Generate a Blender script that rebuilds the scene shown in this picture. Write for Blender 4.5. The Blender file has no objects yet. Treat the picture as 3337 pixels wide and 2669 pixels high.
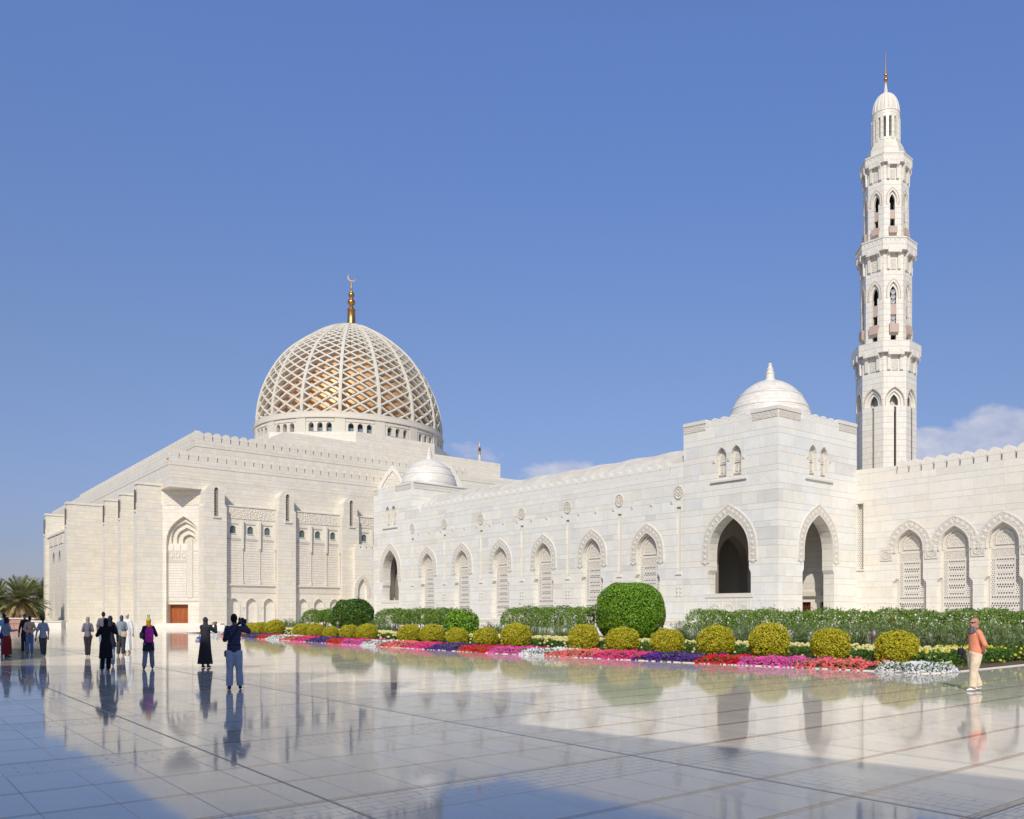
import bpy, bmesh, math, random
import numpy as np
from mathutils import Vector, Matrix
from mathutils.geometry import tessellate_polygon
random.seed(7); np.random.seed(7)
PI = math.pi
scene = bpy.context.scene
COL = scene.collection
# ------------------------------------------------------------------ view geometry
F, CX, HY, CZ = 2700.0, 2000.0, 1997.0, 1.75
class Frame:
    """vertical plane: o = plan point, d = direction to the right, n = outward normal. local x along d, y into the wall, z up"""
    def __init__(s, o, d):
        l = math.hypot(*d); s.o = o; s.d = (d[0]/l, d[1]/l); s.n = (s.d[1], -s.d[0])
    def sY(s, px, off=0):
        u = (px-CX)/F; on = s.o[0]*s.n[0]+s.o[1]*s.n[1]
        Y = (on-off)/(u*s.n[0]+s.n[1])
        return (u*Y-s.o[0])*s.d[0]+(Y-s.o[1])*s.d[1], Y
    def s(s, px, off=0): return s.sY(px, off)[0]
    def z(s, px, py, off=0): return CZ+(HY-py)/F*s.sY(px, off)[1]
    def M(s): return Matrix.Translation((s.o[0], s.o[1], 0)) @ Matrix.Rotation(math.atan2(s.d[1], s.d[0]), 4, 'Z')
def gp(px, Y): return ((px-CX)/F*Y, Y)
ARC = Frame((-27.65, 95.99), (1, -1))
T1L = Frame((11.337, 57.0), (1, -1))
T1R = Frame((11.337, 57.0), (1.2, 1))
WING = Frame((18.46, 62.93), (.92, -1))
HF = Frame((-49.51, 98.0), (1.07, 1))
HL = Frame((-49.51, 98.0), (.9, -1))
WORLD = Matrix.Identity(4)
# ------------------------------------------------------------------ object helpers
W = {}
def setlab(o, label=None, cat=None, group=None, kind=None):
    if label: o['label'] = label
    if cat: o['category'] = cat
    if group: o['group'] = group
    if kind: o['kind'] = kind
def link(o, parent, M):
    COL.objects.link(o)
    if parent is not None:
        o.parent = parent
        o.matrix_basis = W[parent.name].inverted() @ M
    else:
        o.matrix_basis = M
    W[o.name] = M.copy()
    return o
def thing(name, label, cat, loc, rz=0, group=None, kind=None):
    o = bpy.data.objects.new(name, None)
    o.empty_display_size = .3
    setlab(o, label, cat, group, kind)
    return link(o, None, Matrix.Translation(loc) @ Matrix.Rotation(rz, 4, 'Z'))
def copy_tree(o, M, parent=None, label=None):
    c = o.copy(); COL.objects.link(c); c.parent = parent
    if parent is None:
        c.matrix_basis = M
    W[c.name] = M if parent is None else (W[parent.name] @ c.matrix_basis)
    if label: c['label'] = label
    for ch in list(o.children): copy_tree(ch, None, c)
    return c
class MB:
    def __init__(s): s.v = []; s.f = []; s.sm = []; s.uv = {}
    def poly(s, pts, smooth=False, uv=None):
        i = len(s.v); s.v += [tuple(p) for p in pts]
        if uv: s.uv[len(s.f)] = uv
        s.f.append(tuple(range(i, i+len(pts)))); s.sm.append(smooth)
    def add(s, verts, faces, smooth=False):
        i = len(s.v); s.v += [tuple(p) for p in verts]
        for f in faces: s.f.append(tuple(i+k for k in f)); s.sm.append(smooth)
    def box(s, x0, x1, y0, y1, z0, z1):
        v = [(x0,y0,z0),(x1,y0,z0),(x1,y1,z0),(x0,y1,z0),(x0,y0,z1),(x1,y0,z1),(x1,y1,z1),(x0,y1,z1)]
        s.add(v, [(0,1,5,4),(1,2,6,5),(2,3,7,6),(3,0,4,7),(4,5,6,7),(3,2,1,0)]); return s
    def prism(s, plan, z0, z1, top=True, bottom=True):
        n = len(plan); v = [(p[0],p[1],z0) for p in plan]+[(p[0],p[1],z1) for p in plan]
        f = [(i,(i+1)%n,n+(i+1)%n,n+i) for i in range(n)]
        if top: f.append(tuple(range(n,2*n)))
        if bottom: f.append(tuple(reversed(range(n))))
        s.add(v, f); return s
    def plate(s, outer, holes, y0, y1, back=True, sides=True, hole_depth=None):
        """outer / holes: lists of (x,z); front at y0, back at y1"""
        loops = [[Vector((p[0],0,p[1])) for p in outer]]+[[Vector((p[0],0,p[1])) for p in h] for h in holes]
        tris = tessellate_polygon(loops)
        flat = [p for l in loops for p in l]
        n = len(flat)
        v = [(p.x,y0,p.z) for p in flat]+[(p.x,y1,p.z) for p in flat]
        f = []
        for t in tris:
            a,b,c = [flat[k] for k in t]
            cr = (b.x-a.x)*(c.z-a.z)-(b.z-a.z)*(c.x-a.x)
            t = tuple(t) if cr > 0 else tuple(reversed(t))
            f.append(t)
            if back: f.append(tuple(n+k for k in reversed(t)))
        if sides:
            k = 0
            for li, l in enumerate(loops):
                m = len(l)
                area = sum(l[i].x*l[(i+1)%m].z-l[(i+1)%m].x*l[i].z for i in range(m))
                fwd = (area > 0) == (li == 0)
                for i in range(m):
                    a, b = k+i, k+(i+1)%m
                    f.append((b,a,n+a,n+b) if fwd else (a,b,n+b,n+a))
                k += m
        s.add(v, f); return s
    def ring(s, outer, inner, y0, y1, close=False):
        """raised band between two equally long open polylines in x,z"""
        n = len(outer)
        v = [(p[0],y0,p[1]) for p in outer]+[(p[0],y0,p[1]) for p in inner]+[(p[0],y1,p[1]) for p in outer]+[(p[0],y1,p[1]) for p in inner]
        f = []
        for i in range(n if close else n-1):
            j = (i+1)%n
            f += [(i,j,n+j,n+i)[::-1], (i,j,2*n+j,2*n+i), (n+j,n+i,3*n+i,3*n+j)]
        if not close:
            f += [(0,n,3*n,2*n)[::-1], (n-1,2*n-1,4*n-1,3*n-1)]
        s.add(v, f); return s
    def lathe(s, prof, n=32, c=(0,0), a0=0, a1=None, smooth=True, rot=0, sc=1):
        full = a1 is None; a1 = 2*PI if full else a1
        m = n if full else n+1
        v = []
        for r, z in prof:
            for k in range(m):
                a = rot+a0+(a1-a0)*k/n
                v.append((c[0]+r*sc*math.cos(a), c[1]+r*sc*math.sin(a), z))
        f = []
        for i in range(len(prof)-1):
            for k in range(n):
                k2 = (k+1)%m
                f.append((i*m+k, i*m+k2, (i+1)*m+k2, (i+1)*m+k))
        b = len(s.f); s.add(v, f, smooth)
        # cylindrical uv
        fi = b
        for i in range(len(prof)-1):
            rr = max(prof[i][0], prof[i+1][0], .01)*sc
            sl0 = 0 if i == 0 else acc
            ln = math.hypot(prof[i+1][0]-prof[i][0], prof[i+1][1]-prof[i][1])
            acc = sl0+ln
            for k in range(n):
                u0, u1 = (a1-a0)*k/n*rr, (a1-a0)*(k+1)/n*rr
                s.uv[fi] = [(u0,sl0),(u1,sl0),(u1,acc),(u0,acc)]; fi += 1
        return s
    def tube(s, pts, rad, n=8, cap=True, smooth=True, flat=1.0):
        """swept tube; rad number or list of r or (rx,ry)"""
        P = [Vector(p) for p in pts]; m = len(P)
        R = rad if isinstance(rad, (list,tuple)) else [rad]*m
        v = []; prev = None
        for i in range(m):
            t = (P[min(i+1,m-1)]-P[max(i-1,0)]).normalized()
            ref = Vector((1,0,0)) if abs(t.x) < .8 else Vector((0,1,0))
            if prev is None: x = (ref-t*ref.dot(t)).normalized()
            else:
                x = (prev-t*prev.dot(t))
                x = x.normalized() if x.length > 1e-6 else (ref-t*ref.dot(t)).normalized()
            prev = x; y = t.cross(x)
            r = R[i]; rx, ry = (r if isinstance(r,(list,tuple)) else (r, r*flat))
            for k in range(n):
                a = 2*PI*k/n
                v.append(P[i]+x*(rx*math.cos(a))+y*(ry*math.sin(a)))
        f = [(i*n+k, i*n+(k+1)%n, (i+1)*n+(k+1)%n, (i+1)*n+k) for i in range(m-1) for k in range(n)]
        if cap: f += [tuple(reversed(range(n))), tuple(range((m-1)*n, m*n))]
        s.add(v, f, smooth); return s
    def ball(s, c, r, nu=10, nv=7, rz=0, M=None):
        rx, ry, rz_ = r if isinstance(r,(list,tuple)) else (r,r,r)
        v = [(0,0,-1)]
        for i in range(1,nv):
            t = -PI/2+PI*i/nv
            for k in range(nu): v.append((math.cos(t)*math.cos(2*PI*k/nu), math.cos(t)*math.sin(2*PI*k/nu), math.sin(t)))
        v.append((0,0,1))
        f = [(0,1+(k+1)%nu,1+k) for k in range(nu)]
        for i in range(nv-2):
            for k in range(nu): f.append((1+i*nu+k,1+i*nu+(k+1)%nu,1+(i+1)*nu+(k+1)%nu,1+(i+1)*nu+k))
        e = len(v)-1; f += [(e,1+(nv-2)*nu+k,1+(nv-2)*nu+(k+1)%nu) for k in range(nu)]
        out = []
        for p in v:
            q = Vector((p[0]*rx,p[1]*ry,p[2]*rz_))
            if M is not None: q = M @ q
            out.append(q+Vector(c))
        s.add(out, f, True); return s
    def xf(s, M):
        s.v = [tuple(M @ Vector(p)) for p in s.v]; return s
    def merge(s, o):
        i = len(s.v); b = len(s.f); s.v += o.v
        s.f += [tuple(i+k for k in f) for f in o.f]; s.sm += o.sm
        for k, u in o.uv.items(): s.uv[b+k] = u
        return s
    def mesh(s, name, mats, fix=False, mi=None):
        me = bpy.data.meshes.new(name)
        me.from_pydata([tuple(p) for p in s.v], [], s.f)
        if fix:
            bm = bmesh.new(); bm.from_mesh(me); bmesh.ops.recalc_face_normals(bm, faces=bm.faces); bm.to_mesh(me); bm.free()
        me.polygons.foreach_set('use_smooth', s.sm)
        uvl = me.uv_layers.new(name='UVMap')
        buf = np.zeros(len(me.loops)*2, dtype=np.float32)
        V = np.array([tuple(p) for p in s.v], dtype=np.float64)
        for p in me.polygons:
            li = p.loop_start
            if p.index in s.uv and not fix:
                for k, u in enumerate(s.uv[p.index]):
                    buf[2*(li+k)] = u[0]; buf[2*(li+k)+1] = u[1]
                continue
            n = p.normal
            if abs(n.z) > .85:
                for k in range(p.loop_total):
                    q = V[me.loops[li+k].vertex_index]
                    buf[2*(li+k)] = q[0]; buf[2*(li+k)+1] = q[1]
            else:
                l = math.hypot(n.x, n.y) or 1
                tx, ty = -n.y/l, n.x/l
                for k in range(p.loop_total):
                    q = V[me.loops[li+k].vertex_index]
                    buf[2*(li+k)] = q[0]*tx+q[1]*ty; buf[2*(li+k)+1] = q[2]
        uvl.data.foreach_set('uv', buf)
        for m in (mats if isinstance(mats,(list,tuple)) else [mats]): me.materials.append(m)
        if any(s.sm): me.set_sharp_from_angle(angle=math.radians(38))
        me.update()
        return me
    def build(s, name, mat, parent=None, M=None, fix=False, **kw):
        o = bpy.data.objects.new(name, s.mesh(name, mat, fix))
        if M is None: M = W[parent.name] if parent is not None else WORLD
        link(o, parent, M); setlab(o, **kw); return o
def inst(src, M, parent, name=None):
    o = src.copy(); 
    return link(o, parent, M)
def T(x, y=0, z=0): return Matrix.Translation((x,y,z))
def structure(mb, name, mat, M=WORLD): 
    o = mb.build(name, mat, None, M); o['kind'] = 'structure'; return o
# ------------------------------------------------------------------ material helpers
class NT:
    def __init__(s, mat):
        mat.use_nodes = True; s.t = mat.node_tree; s.t.nodes.clear(); s.m = mat
    def n(s, typ, **kw):
        nd = s.t.nodes.new(typ)
        for k, v in kw.items(): setattr(nd, k, v)
        return nd
    def l(s, a, b): s.t.links.new(a, b)
    def math(s, op, a, b=None, c=None, clamp=False):
        nd = s.n('ShaderNodeMath', operation=op, use_clamp=clamp)
        for i, x in enumerate((a,b,c)):
            if x is None: continue
            if isinstance(x, (int,float)): nd.inputs[i].default_value = x
            else: s.l(x, nd.inputs[i])
        return nd.outputs[0]
    def mix(s, fac, a, b, mode='MIX'):
        nd = s.n('ShaderNodeMix', data_type='RGBA', blend_type=mode)
        for i, x in ((0,fac),(6,a),(7,b)):
            if isinstance(x,(int,float)): nd.inputs[i].default_value = x
            elif isinstance(x,(tuple,list)): nd.inputs[i].default_value = (*x[:3],1)
            else: s.l(x, nd.inputs[i])
        return nd.outputs[2]
    def noise(s, vec, scale, detail=3, rough=.5, dim='3D', out='Fac'):
        nd = s.n('ShaderNodeTexNoise', noise_dimensions=dim)
        nd.inputs['Scale'].default_value = scale; nd.inputs['Detail'].default_value = detail; nd.inputs['Roughness'].default_value = rough
        if vec is not None: s.l(vec, nd.inputs['Vector'])
        return nd.outputs[out]
    def ramp(s, fac, stops):
        nd = s.n('ShaderNodeValToRGB')
        while len(nd.color_ramp.elements) < len(stops): nd.color_ramp.elements.new(.5)
        for e, (p, c) in zip(nd.color_ramp.elements, stops):
            e.position = p; e.color = (*c,1) if len(c) == 3 else c
        s.l(fac, nd.inputs[0]); return nd.outputs[0]
    def comb(s, x, y, z=0):
        nd = s.n('ShaderNodeCombineXYZ')
        for i, v in enumerate((x,y,z)):
            if isinstance(v,(int,float)): nd.inputs[i].default_value = v
            else: s.l(v, nd.inputs[i])
        return nd.outputs[0]
    def white(s, vec, out='Value'):
        nd = s.n('ShaderNodeTexWhiteNoise', noise_dimensions='3D'); s.l(vec, nd.inputs[0]); return nd.outputs[out]
    def bump(s, h, strength=.3, dist=.02):
        nd = s.n('ShaderNodeBump'); nd.inputs['Strength'].default_value = strength; nd.inputs['Distance'].default_value = dist
        s.l(h, nd.inputs['Height']); return nd.outputs[0]
    def out(s, color, rough=.5, spec=.5, metal=0, normal=None, ior=None, transl=0, coat=0):
        b = s.n('ShaderNodeBsdfPrincipled')
        for k, v in (('Base Color',color),('Roughness',rough),('Metallic',metal),('Specular IOR Level',spec)):
            if isinstance(v,(int,float)): b.inputs[k].default_value = v
            elif isinstance(v,(tuple,list)): b.inputs[k].default_value = (*v[:3],1)
            else: s.l(v, b.inputs[k])
        if ior: b.inputs['IOR'].default_value = ior
        if coat: b.inputs['Coat Weight'].default_value = coat
        if normal is not None: s.l(normal, b.inputs['Normal'])
        o = s.n('ShaderNodeOutputMaterial')
        if transl:
            t = s.n('ShaderNodeBsdfTranslucent')
            if isinstance(color,(tuple,list)): t.inputs[0].default_value = (*color[:3],1)
            else: s.l(color, t.inputs[0])
            mx = s.n('ShaderNodeMixShader'); mx.inputs[0].default_value = transl
            s.l(b.outputs[0], mx.inputs[1]); s.l(t.outputs[0], mx.inputs[2]); s.l(mx.outputs[0], o.inputs[0])
        else: s.l(b.outputs[0], o.inputs[0])
        return b
def newmat(name): m = bpy.data.materials.new(name); return m, NT(m)
def plain(name, col, rough=.6, spec=.4, metal=0, noise=0.0, nscale=8, bump=0):
    m, t = newmat(name)
    c = col; nrm = None
    if noise or bump:
        tc = t.n('ShaderNodeTexCoord').outputs['Object']
        nz = t.noise(tc, nscale, 4, .6)
        if noise: c = t.mix(t.math('MULTIPLY', t.math('SUBTRACT', nz, .3), 1.6, clamp=True), [x*(1-noise) for x in col], [min(1,x*(1+noise)) for x in col])
        if bump: nrm = t.bump(nz, bump, .02)
    t.out(c, rough, spec, metal, nrm); return m
def marble(name, big=.86, small=.43, blen=1.7, tint=(.66,.63,.56), jw=.02, vary=.07, grey=.25, carve=0, jd=.62):
    m, t = newmat(name)
    uv = t.n('ShaderNodeTexCoord').outputs['UV']
    sp = t.n('ShaderNodeSeparateXYZ'); t.l(uv, sp.inputs[0]); u, v = sp.outputs[0], sp.outputs[1]
    P = big+small
    vp = t.math('DIVIDE', v, P); base = t.math('FLOOR', vp); fr = t.math('MULTIPLY', t.math('SUBTRACT', vp, base), P)
    isb = t.math('GREATER_THAN', fr, small)
    row = t.math('ADD', t.math('MULTIPLY', base, 2), isb)
    # distance to a horizontal joint
    d0 = t.math('MINIMUM', fr, t.math('ABSOLUTE', t.math('SUBTRACT', fr, small)))
    dh = t.math('MINIMUM', d0, t.math('SUBTRACT', P, fr))
    off = t.math('MULTIPLY', t.white(t.comb(row, 3.7, 1.1)), 5.3)
    uu = t.math('ADD', t.math('DIVIDE', u, blen), off); cell = t.math('FLOOR', uu); fu = t.math('SUBTRACT', uu, cell)
    # irregular block lengths
    cut = t.math('ADD', t.math('MULTIPLY', t.white(t.comb(cell, row, 9.2)), .5), .25)
    side = t.math('GREATER_THAN', fu, cut)
    dv = t.math('MULTIPLY', t.math('MINIMUM', t.math('ABSOLUTE', t.math('SUBTRACT', fu, cut)), t.math('MINIMUM', fu, t.math('SUBTRACT', 1, fu))), blen)
    jh = t.math('LESS_THAN', dh, jw*.6); jv = t.math('MULTIPLY', t.math('LESS_THAN', dv, jw*.42), .5)
    joint = t.math('MAXIMUM', jh, jv)
    rnd = t.n('ShaderNodeTexWhiteNoise', noise_dimensions='3D')
    t.l(t.comb(cell, row, side), rnd.inputs[0])
    rc = t.n('ShaderNodeSeparateColor'); t.l(rnd.outputs['Color'], rc.inputs[0])
    warm = [tint[0]*1.02, tint[1]*.995, tint[2]*.955]; cool = [tint[0]*.975, tint[1]*.99, tint[2]*1.02]
    c = t.mix(rc.outputs[0], warm, cool)
    bright = t.math('ADD', t.math('MULTIPLY', rc.outputs[1], vary*2), 1-vary)
    greyb = t.math('MULTIPLY', t.math('GREATER_THAN', rc.outputs[2], .93), grey)
    bright = t.math('SUBTRACT', bright, greyb)
    # veins and clouding, differing per block
    pos = t.n('ShaderNodeVectorMath', operation='ADD'); t.l(uv, pos.inputs[0]); 
    sc = t.n('ShaderNodeVectorMath', operation='SCALE'); t.l(rnd.outputs['Color'], sc.inputs[0]); sc.inputs['Scale'].default_value = 30
    t.l(sc.outputs[0], pos.inputs[1])
    nz = t.noise(pos.outputs[0], 1.3, 7, .65)
    vein = t.math('LESS_THAN', t.math('ABSOLUTE', t.math('SUBTRACT', t.noise(pos.outputs[0], .9, 5, .6), .5)), .012)
    bright = t.math('ADD', bright, t.math('MULTIPLY', t.math('SUBTRACT', nz, .5), .24))
    bright = t.math('SUBTRACT', bright, t.math('MULTIPLY', vein, .05))
    stain = t.noise(uv, .16, 4, .6)
    c = t.mix(t.math('MULTIPLY', t.math('SUBTRACT', stain, .52, clamp=True), 1.6), c, (tint[0]*.98, tint[1]*.90, tint[2]*.76))
    stv = t.noise(t.comb(t.math('MULTIPLY', u, 2.2), t.math('MULTIPLY', v, .12)), 1.0, 5, .65)
    c = t.mix(t.math('MULTIPLY', t.math('SUBTRACT', stv, .56, clamp=True), 1.5), c, (tint[0]*.78, tint[1]*.74, tint[2]*.66))
    c = t.mix(1.0, c, t.comb(bright, bright, bright), 'MULTIPLY')
    c = t.mix(t.math('MULTIPLY', joint, jd), c, (.20,.17,.13))
    h = t.math('SUBTRACT', 1, joint)
    nrm = t.bump(h, .35, .012)
    t.out(c, .42, .35, 0, nrm); return m
def carved(name, scale=9, tint=(.66,.62,.54), depth=.05, dark=.45):
    """stone with a shallow cut interlace"""
    m, t = newmat(name)
    uv = t.n('ShaderNodeTexCoord').outputs['UV']
    vo = t.n('ShaderNodeTexVoronoi', feature='DISTANCE_TO_EDGE'); vo.inputs['Scale'].default_value = scale; vo.inputs['Randomness'].default_value = .75
    t.l(uv, vo.inputs['Vector'])
    wv = t.noise(uv, scale*1.5, 3, .6)
    e = t.math('MULTIPLY', vo.outputs['Distance'], 4.0, clamp=True)
    h = t.math('ADD', e, t.math('MULTIPLY', wv, .5))
    cut = t.math('LESS_THAN', vo.outputs['Distance'], .045)
    c = t.mix(t.math('MULTIPLY', cut, dark), tint, (tint[0]*.55, tint[1]*.5, tint[2]*.42))
    c = t.mix(t.math('MULTIPLY', t.noise(uv, .7, 3), .25), c, (tint[0]*.85, tint[1]*.8, tint[2]*.7))
    t.out(c, .6, .3, 0, t.bump(h, .9, depth)); return m
def pierced(name, pu=.16, pv=.20, r=.33, tint=(.66,.63,.56), hole=(.07,.055,.04), kind='tri', frame=None):
    """pierced stone screen: rows of dots painted dark stand for the shade in small holes"""
    m, t = newmat(name)
    uv = t.n('ShaderNodeTexCoord').outputs['UV']
    sp = t.n('ShaderNodeSeparateXYZ'); t.l(uv, sp.inputs[0])
    v = t.math('DIVIDE', sp.outputs[1], pv); row = t.math('FLOOR', v); fv = t.math('SUBTRACT', t.math('SUBTRACT', v, row), .5)
    odd = t.math('MODULO', t.math('ABSOLUTE', row), 2)
    u = t.math('ADD', t.math('DIVIDE', sp.outputs[0], pu), t.math('MULTIPLY', odd, .5)); fu = t.math('SUBTRACT', t.math('FRACT', u), .5)
    fu = t.math('ABSOLUTE', fu)
    if kind == 'tri':
        sg = t.math('SUBTRACT', t.math('MULTIPLY', odd, 2), 1)
        d = t.math('ADD', t.math('MULTIPLY', fu, 1.7), t.math('MULTIPLY', t.math('MULTIPLY', fv, sg), .9))
        ins = t.math('MULTIPLY', t.math('LESS_THAN', d, r*.62), t.math('LESS_THAN', t.math('ABSOLUTE', fv), .36))
        row3 = t.math('MODULO', t.math('ABSOLUTE', row), 3)
        ins = t.math('MULTIPLY', ins, t.math('ADD', t.math('MULTIPLY', t.math('GREATER_THAN', row3, .5), .7), .3))
    else:
        d = t.math('ADD', fu, t.math('ABSOLUTE', fv)); ins = t.math('LESS_THAN', d, r)
    c = t.mix(ins, tint, hole)  # dark dots put the shade of the holes into the colour
    t.out(c, .6, .3, 0, t.bump(t.math('SUBTRACT', 1, ins), .8, .03)); return m
M_HALL = marble('hall_marble', .62, .40, 1.6, (.70,.66,.565), jw=.028, vary=.035, grey=.04, jd=.36)
M_GAL = marble('gallery_marble', .86, .43, 3.3, (.755,.745,.68), jw=.022, vary=.045, grey=.09, jd=.5)
M_WING = marble('wing_marble', .80, .42, 3.2, (.755,.725,.645), jw=.022, vary=.035, grey=.04, jd=.45)
M_MIN = marble('minaret_marble', .45, .45, .9, (.73,.70,.61), jw=.025, vary=.04, grey=.0, jd=.5)
M_BRICK = marble('patterned_block', .30, .30, .75, (.70,.655,.57), jw=.05, vary=.03, grey=0, jd=.45)
M_DOMEST = marble('dome_marble', .30, .30, .7, (.70,.67,.60), jw=.02, vary=.06, grey=.06, jd=.4)
M_CARVE = carved('carved_stone', 3.6, (.74,.685,.585), .05, .35)
M_CARVE_F = carved('fine_carved_stone', 9, (.73,.685,.60), .03, .35)
M_ROOF = plain('weathered_roof_stone', (.62,.58,.50), .7, .2, noise=.22, nscale=.9, bump=.3)
M_PIERCE = pierced('pierced_stone', .17, .21, .55, (.69,.66,.59))
M_PIERCE_S = pierced('pierced_side', .14, .14, .33, (.69,.66,.59), kind='dia')
M_TRIM = plain('trim_stone', (.70,.665,.585), .5, .35, noise=.06, nscale=1.2)
M_CAST = plain('cast_stone', (.62,.58,.49), .6, .3, noise=.06, nscale=2)
M_PINK = plain('pink_stone', (.50,.39,.33), .6, .3, noise=.06, nscale=2)
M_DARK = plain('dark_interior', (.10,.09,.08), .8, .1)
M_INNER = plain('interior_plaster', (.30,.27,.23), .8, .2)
M_GOLD = plain('gilded_metal', (.62,.33,.10), .32, .5, 1.0, noise=.15, nscale=3)
M_GOLDDOME = plain('gold_dome', (.74,.44,.21), .5, .5, .45, noise=.16, nscale=1.6)
M_GLASS = plain('tinted_glass', (.09,.13,.13), .08, .8)
M_WOOD = plain('door_wood', (.36,.10,.025), .45, .4, noise=.2, nscale=3)
M_WOODD = plain('dark_red_wood', (.16,.035,.015), .5, .4, noise=.2, nscale=5)
C_=(0,0)
EXPO=0.13; SKY_S=.10; SKY_TINT=(.95,.97,1.0); HAZE_F=.25; HAZE_C=(3.2,3.3,4.6); CLOUD_A=(4.2,4.5,5.8); CLOUD_B=(7,6.8,7.2)
# ------------------------------------------------------------------ arches
def arch(half, z0, zs, za, cx=0, n=9, k=.7, widen=None):
    """open polyline: left foot, up, over the apex, down to the right foot. widen=(half2, z) broader below z"""
    H = za-zs; L = []; n = max(n, 7)
    for i in range(n+1):
        t = math.sin(PI/2*i/n)**.9 if i < n else 1.0
        t = i/n if i in (0, n) else .35*t+.65*i/n
        L.append((half*(1-t**3.3), zs+H*t))
    right = [(x, z) for x, z in L]
    foot = [(half, z0)] if not widen else [(widen[0], z0), (widen[0], widen[1]-.18), (half, widen[1]+.12)]
    R = foot+right
    left = [(-x, z) for x, z in R]
    pts = left+[p for p in reversed(R[:-1])]
    return [(cx+x, z) for x, z in pts]
def rect(x0, x1, z0, z1): return [(x0,z0),(x1,z0),(x1,z1),(x0,z1)]
def offset_arch(half, z0, zs, za, d, **kw): return arch(half+d, z0, zs, za+d*1.15, **kw)
MERLON = {}
def merlon_mesh(p, h, th, mat, gap=.1, body=.55):
    key = (p,h,th,gap)
    if key not in MERLON:
        w = p/2-gap/2
        pts = [(-w-.0,0),(w,0),(w-.02,h*.18),(w-.05,h*.5),(w-.03,h*body),(w*.80,h*.80),(w*.42,h*.94),(0,h),(-w*.42,h*.94),(-w*.80,h*.80),(-w+.03,h*body),(-w+.05,h*.5),(-w+.02,h*.18)]
        mb = MB().plate(pts, [], 0, th)
        MERLON[key] = mb.mesh('merlon', mat)
    return MERLON[key]
def merlons(parent, M, s0, s1, p, z, h, th, y0, mat, gap=.1):
    n = int(round((s1-s0)/p)); p = (s1-s0)/n
    me = merlon_mesh(round(p,3), h, th, mat, gap)
    for i in range(n):
        o = bpy.data.objects.new('merlon', me)
        link(o, parent, M @ T(s0+p*(i+.5), y0, z))
def arch_surround(half, zs, za, d, y0, y1, z0, cx=0):
    a = offset_arch(half, z0, zs, za, d, cx=cx); b = arch(half+.02, z0, zs, za+.02, cx=cx)
    return MB().ring(a, b, y0, y1)
def carved_surround(half, zs, za, d, z0, parent, M, y=-.05):
    """two plain fillets with a carved band of leaf points between them"""
    root = MB()
    root.merge(arch_surround(half, zs, za, d, y, .02, z0))
    o = root.build('archivolt', M_CARVE_F, parent, M)
    mb = MB()
    a = offset_arch(half, z0, zs, za, d+.05); b = offset_arch(half, z0, zs, za, d-.05)
    mb.ring(a, b, y-.018, .02)
    a = offset_arch(half, z0, zs, za, .09); b = arch(half+.01, z0, zs, za+.01)
    mb.ring(a, b, y-.018, .02)
    # raised leaf points round the arch
    pl = offset_arch(half, z0, zs, za, d*.55, n=16)
    L = [0]
    for p, q in zip(pl, pl[1:]): L.append(L[-1]+math.dist(p, q))
    n = max(9, int(L[-1]/.42))
    for i in range(n+1):
        s = L[-1]*i/n
        k = max(j for j in range(len(L)) if L[j] <= s+1e-6); k = min(k, len(pl)-2)
        t = (s-L[k])/(L[k+1]-L[k]+1e-9)
        x = pl[k][0]+(pl[k+1][0]-pl[k][0])*t; z = pl[k][1]+(pl[k+1][1]-pl[k][1])*t
        dx, dz = pl[k+1][0]-pl[k][0], pl[k+1][1]-pl[k][1]; l = math.hypot(dx, dz); dx /= l; dz /= l
        w = .17; e = d*.38
        P = [(x-dx*w, z-dz*w), (x+dz*e*-1, z+dx*e), (x+dx*w, z+dz*w), (x+dz*e, z-dx*e)]
        c = (x, y-.04, z)
        V = [(a_, y-.01, b_) for a_, b_ in P]
        for j in range(4): mb.poly([V[j], c, V[(j+1)%4]])
    mb.build('moulding', M_TRIM, o, M)
    return o
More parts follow.
